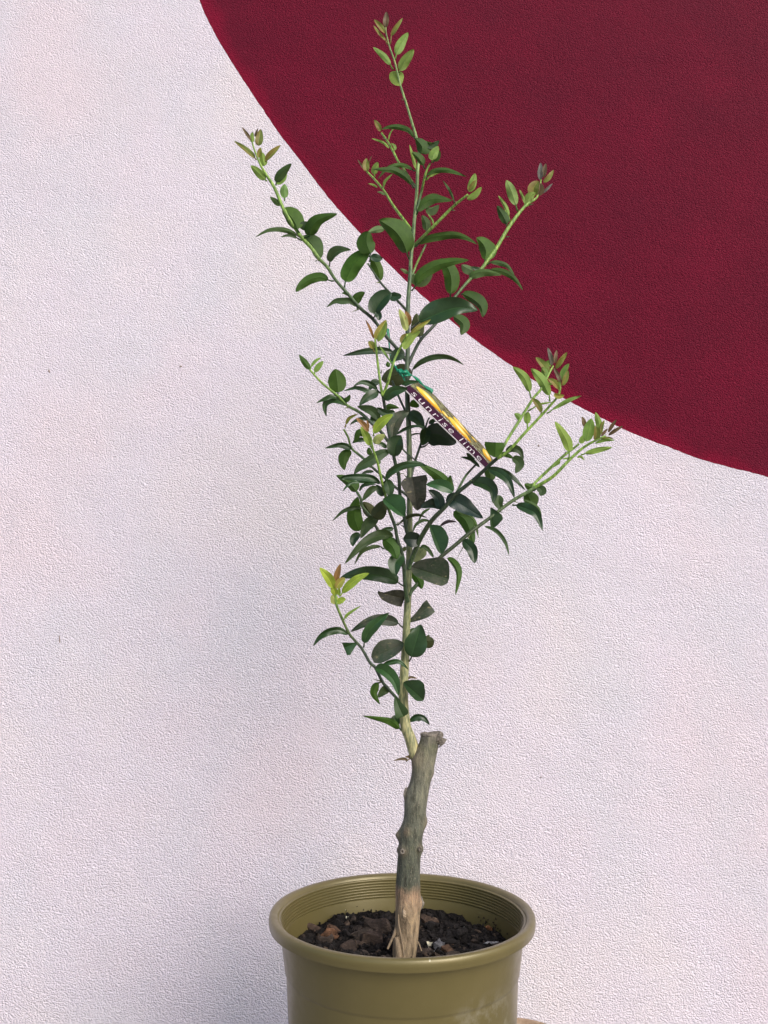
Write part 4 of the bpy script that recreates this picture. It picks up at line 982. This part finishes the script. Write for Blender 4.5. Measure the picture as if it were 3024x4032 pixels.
for line in LEAVES.strip().splitlines():
    if line[0] == '@': ox, oy = map(float, line[1:].split()); continue
    head, tail = line.split(':'); h = head.split(); opt = {}
    cv_ = lambda t: (ox+float(t.split(',')[0])/2.765, oy+float(t.split(',')[1])/2.765)
    for o_ in h[4:]:
        if o_[0] == 'p': opt['p'] = cv_(o_[1:])
        elif o_[0] == 'f': opt['f'] = o_[1:]
        elif o_[0] in 'lr': opt[o_[0]] = [float(t)/2.765 for t in o_[1:].split(',')]
        else: opt[o_[0]] = float(o_[1:])
    parsed.append((h[0], h[1], float(h[2])/2.765, float(h[3])/2.765, opt, [cv_(t) for t in tail.split()]))
built = [(a[0], build_leaf(*a, i)) for i, a in enumerate(parsed)]
def kind_of(look): return 'withered_leaf' if look == 'X' else ('young_leaf' if look in YOUNG else 'leaf')
small = []
for nm in ('leaf', 'young_leaf', 'withered_leaf'):
    grp = sorted([b for b in built if kind_of(b[1][7]) == nm], key=lambda b: -b[1][6])
    print(nm, len(grp))
    for key, it in grp[:100]:
        me, mats = leaf_mesh([it]); o = link(nm, me, mats, STEMOBJ[key])
        if it[7] in ('G', 'G3'): o['label'] = 'dusty brown stained mature leaf'
        elif it[7] == 'X': o['label'] = 'dry curled brown leaf'
        elif it[7] in ('B', 'B2', 'B3'): o['label'] = 'bronze tinted new leaf'
    if nm != 'withered_leaf': small += [it for key, it in grp[100:]]
if small:
    me, mats = leaf_mesh(small); o = link('small_leaves', me, mats, tree); o['kind'] = 'stuff'

# ------------------------------------------------------------------ printed plant tag and its tie
tagroot = empty('plant_tag', tuple(P(1600, 1480, -.012)), 'printed fruit tag reading sunrise lime on green tie in the branches', 'plant tag')
TAG_INV = Vector(tagroot.location)
LOW = [(240, 490, -.028), (470, 722, -.030), (700, 945, -.032), (930, 1165, -.034), (1137, 1367, -.036)]
UPP = [(395, 428, .014), (560, 548, .016), (720, 712, .016), (870, 872, .014), (1000, 1008, .010), (1115, 1125, .004), (1228, 1278, -.004)]
low = crom([tuple(P(1500+x/2.765, 1350+y/2.765, Y)) for x, y, Y in LOW], 41)
upp = crom([tuple(P(1500+x/2.765, 1350+y/2.765, Y)) for x, y, Y in UPP], 41)
def card(u, v, lift=0.0):
    t = max(0, min(1, u))*40; i = min(int(t), 39); t -= i
    a = Vector(low[i]).lerp(Vector(low[i+1]), t); b = Vector(upp[i]).lerp(Vector(upp[i+1]), t)
    du = (Vector(low[i+1])-Vector(low[i])).normalized(); n = du.cross(b-a).normalized()
    if n.dot(CAM-a) < 0: n = -n
    q = a.lerp(b, v) + n*(.0022*math.sin(math.pi*v)*.6)
    return q+n*lift-TAG_INV
NU, NV = 40, 14; vs, fs, uv = [], [], []
for lay in (0.0, -.0006):
    for i in range(NU+1):
        for j in range(NV+1): vs.append(card(i/NU, j/NV, lay)); uv.append((i/NU, j/NV))
off = (NU+1)*(NV+1); idx = lambda i, j: i*(NV+1)+j
for i in range(NU):
    for j in range(NV):
        q = (idx(i, j), idx(i+1, j), idx(i+1, j+1), idx(i, j+1)); fs.append(q); fs.append(tuple(off+k for k in q[::-1]))
for i in range(NU):
    for j in (0, NV): fs.append((idx(i, j), idx(i+1, j), off+idx(i+1, j), off+idx(i, j)))
for j in range(NV):
    for i in (0, NU): fs.append((idx(i, j), idx(i, j+1), off+idx(i, j+1), off+idx(i, j)))
def card_mat():
    m = Mat('printed_card'); u = m.n('UVMap', uv_map='uv').outputs[0]; sep = m.n('SeparateXYZ'); m.l(u, sep.inputs[0])
    U, V = sep.outputs[0], sep.outputs[1]
    st = m.noise(m.scaled(u, 5, 9, 1), 3.2, 4, .65); st2 = m.noise(m.scaled(u, 16, 12, 1), 2.6, 3, .6)
    pic = m.ramp(st, [(.34, (.05, .03, .03)), (.44, (.12, .12, .06)), (.54, (.22, .25, .13)), (.66, (.40, .43, .28))])
    pic = m.mix(m.ramp(st2, [(.52, (0, 0, 0)), (.64, (.7, .7, .7))]), pic, (.055, .022, .035, 1))
    edge = m.math('ADD', V, m.math('MULTIPLY', m.noise(m.scaled(u, 14, 1, 1), 2, 2), .10))
    band = m.math('LESS_THAN', edge, .45)
    col = m.mix(band, pic, (.035, .012, .032, 1))
    whi = m.math('MAXIMUM', m.math('MAXIMUM', m.math('LESS_THAN', V, .035), m.math('GREATER_THAN', U, .988)), m.math('LESS_THAN', U, .006))
    col = m.mix(whi, col, (.72, .70, .72, 1))
    m.set(Base_Color=col, Roughness=.25); return m.m
me = mesh(vs, fs); l = me.uv_layers.new(name='uv')
for lp in me.loops: l.data[lp.index].uv = uv[lp.vertex_index % off]
link('card', me, card_mat(), tagroot)
def fruit_mat():
    m = Mat('printed_yellow_fruit'); u = m.n('UVMap', uv_map='uv').outputs[0]; sep = m.n('SeparateXYZ'); m.l(u, sep.inputs[0])
    k = m.math('ADD', m.math('MULTIPLY', sep.outputs[0], .45), m.math('MULTIPLY', m.math('SUBTRACT', 1, sep.outputs[1]), .60))
    col = m.ramp(k, [(.15, (.84, .64, .14)), (.48, (.86, .60, .07)), (.70, (.66, .34, .03)), (.85, (.45, .15, .015))])
    dx = m.math('SUBTRACT', sep.outputs[0], .45); dy = m.math('SUBTRACT', sep.outputs[1], .62)
    g_ = m.math('SUBTRACT', 1, m.math('MULTIPLY', m.math('ADD', m.math('MULTIPLY', dx, dx), m.math('MULTIPLY', m.math('MULTIPLY', dy, dy), 1.6)), 16))
    col = m.mix(m.math('MAXIMUM', g_, 0), col, (.90, .86, .55, 1))
    m.set(Base_Color=col, Roughness=.25); return m.m
FRU = fruit_mat()
def fruit(u0, v0, u1, v1, hw, lift):
    """a printed fruit: a flat almond on the card from end (u0,v0) to end (u1,v1)"""
    vs, fs, uvl = [], [], []; n, mW = 22, 6
    for i in range(n+1):
        s = i/n; f = prof('R', s)*(1-.25*s)*1.12
        for j in range(-mW, mW+1):
            v = v0+(v1-v0)*s+hw*f*j/mW; vs.append(card(u0+(u1-u0)*s, max(.09, min(.99, v)), lift)); uvl.append((s, .5+.5*j/mW*f))
    W = 2*mW+1
    for i in range(n):
        for j in range(2*mW): fs.append((i*W+j, (i+1)*W+j, (i+1)*W+j+1, i*W+j+1))
    me = mesh(vs, fs); l = me.uv_layers.new(name='uv')
    for lp in me.loops: l.data[lp.index].uv = uvl[lp.vertex_index]
    link('fruit_picture', me, FRU, tagroot)
fruit(.055, .62, .365, .50, .15, .0003); fruit(.41, .66, .73, .49, .155, .0004); fruit(.42, .90, .66, .77, .10, .0003)
fruit(.845, .80, .985, .66, .20, .0003); fruit(.335, .62, .44, .56, .06, .0002); fruit(.67, .86, .76, .80, .05, .0002)
def lettering(text, u0, u1, v0, v1, thin, spacing):
    cu = bpy.data.curves.new('t', 'FONT'); cu.body = text; cu.size = 1; cu.resolution_u = 3; cu.space_character = spacing; cu.offset = thin
    to = bpy.data.objects.new('t', cu); COL.objects.link(to); bpy.context.view_layer.update()
    tm = bpy.data.meshes.new_from_object(to.evaluated_get(bpy.context.evaluated_depsgraph_get())); bpy.data.objects.remove(to)
    bm = bmesh.new(); bm.from_mesh(tm); bmesh.ops.triangulate(bm, faces=bm.faces[:]); bmesh.ops.subdivide_edges(bm, edges=[e for e in bm.edges if e.calc_length() > .12], cuts=1)
    bm.to_mesh(tm); bm.free()
    xs = [v.co.x for v in tm.vertices]; x0, x1 = min(xs), max(xs)
    tv = [card(u0+(u1-u0)*(v.co.x-x0)/(x1-x0), v0+(v1-v0)*max(-.3, v.co.y)/.74, .0005) for v in tm.vertices]
    link('lettering', mesh(tv, [tuple(p.vertices) for p in tm.polygons], False), INK, tagroot)
def white_ink():
    m = Mat('white_ink'); m.set(Base_Color=m.ramp(m.noise(m.pos(), 300), [(.3, (.60, .57, .60)), (.7, (.70, .67, .70))]), Roughness=.3); return m.m
INK = white_ink()
lettering('sunrise lime', .095, .90, .065, .355, -.012, 1.25)
lettering('sharp tangy flavour', .36, .965, .40, .455, 0, 1.2)
def tie_mat():
    m = Mat('green_plastic_tie'); st = m.noise(m.scaled(m.pos(), 1, 1, .3), 500, 3)
    m.set(Base_Color=m.ramp(st, [(.3, (.0, .14, .075)), (.55, (.01, .27, .15)), (.75, (.03, .40, .24))]), Roughness=.28); m.b.inputs['Specular IOR Level'].default_value = .6; m.bump(st, .6, .0008); return m.m
TIE = tie_mat()
def strap(pts, hw, name='tie'):
    pp = [Vector(p) for p in crom([(*P(x, y, Y), h) for (x, y, Y), h in zip(pts, hw)], 30) for p in [p[:3]]]
    hh = [p[3] for p in crom([(x, y, Y, h) for (x, y, Y), h in zip(pts, hw)], 30)]
    vs, fs = [], []
    for i, p in enumerate(pp):
        t = (pp[min(i+1, 29)]-pp[max(i-1, 0)]).normalized(); sde = t.cross(Vector((0, -1, .2))).normalized(); nn = sde.cross(t).normalized()
        tw = .5*math.sin(i*.45); sde, nn = sde*math.cos(tw)+nn*math.sin(tw), nn*math.cos(tw)-sde*math.sin(tw)
        k = .000345*hh[i]
        for a, b in ((-1, -.0002), (0, .0004), (1, -.0002), (0, -.0005)): vs.append(p+sde*k*a+nn*b-TAG_INV)
    for i in range(29):
        for k in range(4): fs.append((i*4+k, i*4+(k+1) % 4, (i+1)*4+(k+1) % 4, (i+1)*4+k))
    fs += [(0, 1, 2, 3), (116, 119, 118, 117)]
    link(name, mesh(vs, fs), TIE, tagroot)
strap([(1526, 1294, .004), (1530, 1325, .004), (1532, 1350, .003), (1535, 1385, .002), (1540, 1420, 0), (1556, 1444, -.006)], [7, 6, 4, 3, 3, 4])
strap([(1511, 1392, .004), (1528, 1412, .002), (1545, 1432, -.002), (1558, 1446, -.007)], [2, 2, 2, 3])
strap([(1556, 1442, -.010), (1566, 1457, -.013), (1580, 1462, -.016), (1596, 1464, -.018), (1615, 1474, -.012)], [5, 7, 11, 10, 5])
strap([(1572, 1455, -.016), (1580, 1470, -.018), (1587, 1482, -.017), (1593, 1500, -.014)], [8, 9, 6, 2])
strap([(1590, 1476, -.016), (1602, 1478, -.018), (1616, 1476, -.012), (1614, 1470, .010), (1596, 1462, .012)], [6, 6, 4, 4, 4])
strap([(1616, 1474, -.012), (1636, 1488, -.006), (1660, 1510, .004), (1684, 1530, .010), (1704, 1544, .013)], [3, 6, 6, 8, 10])
strap([(1560, 1448, -.015), (1566, 1461, -.017), (1574, 1471, -.017)], [3, 4, 3])
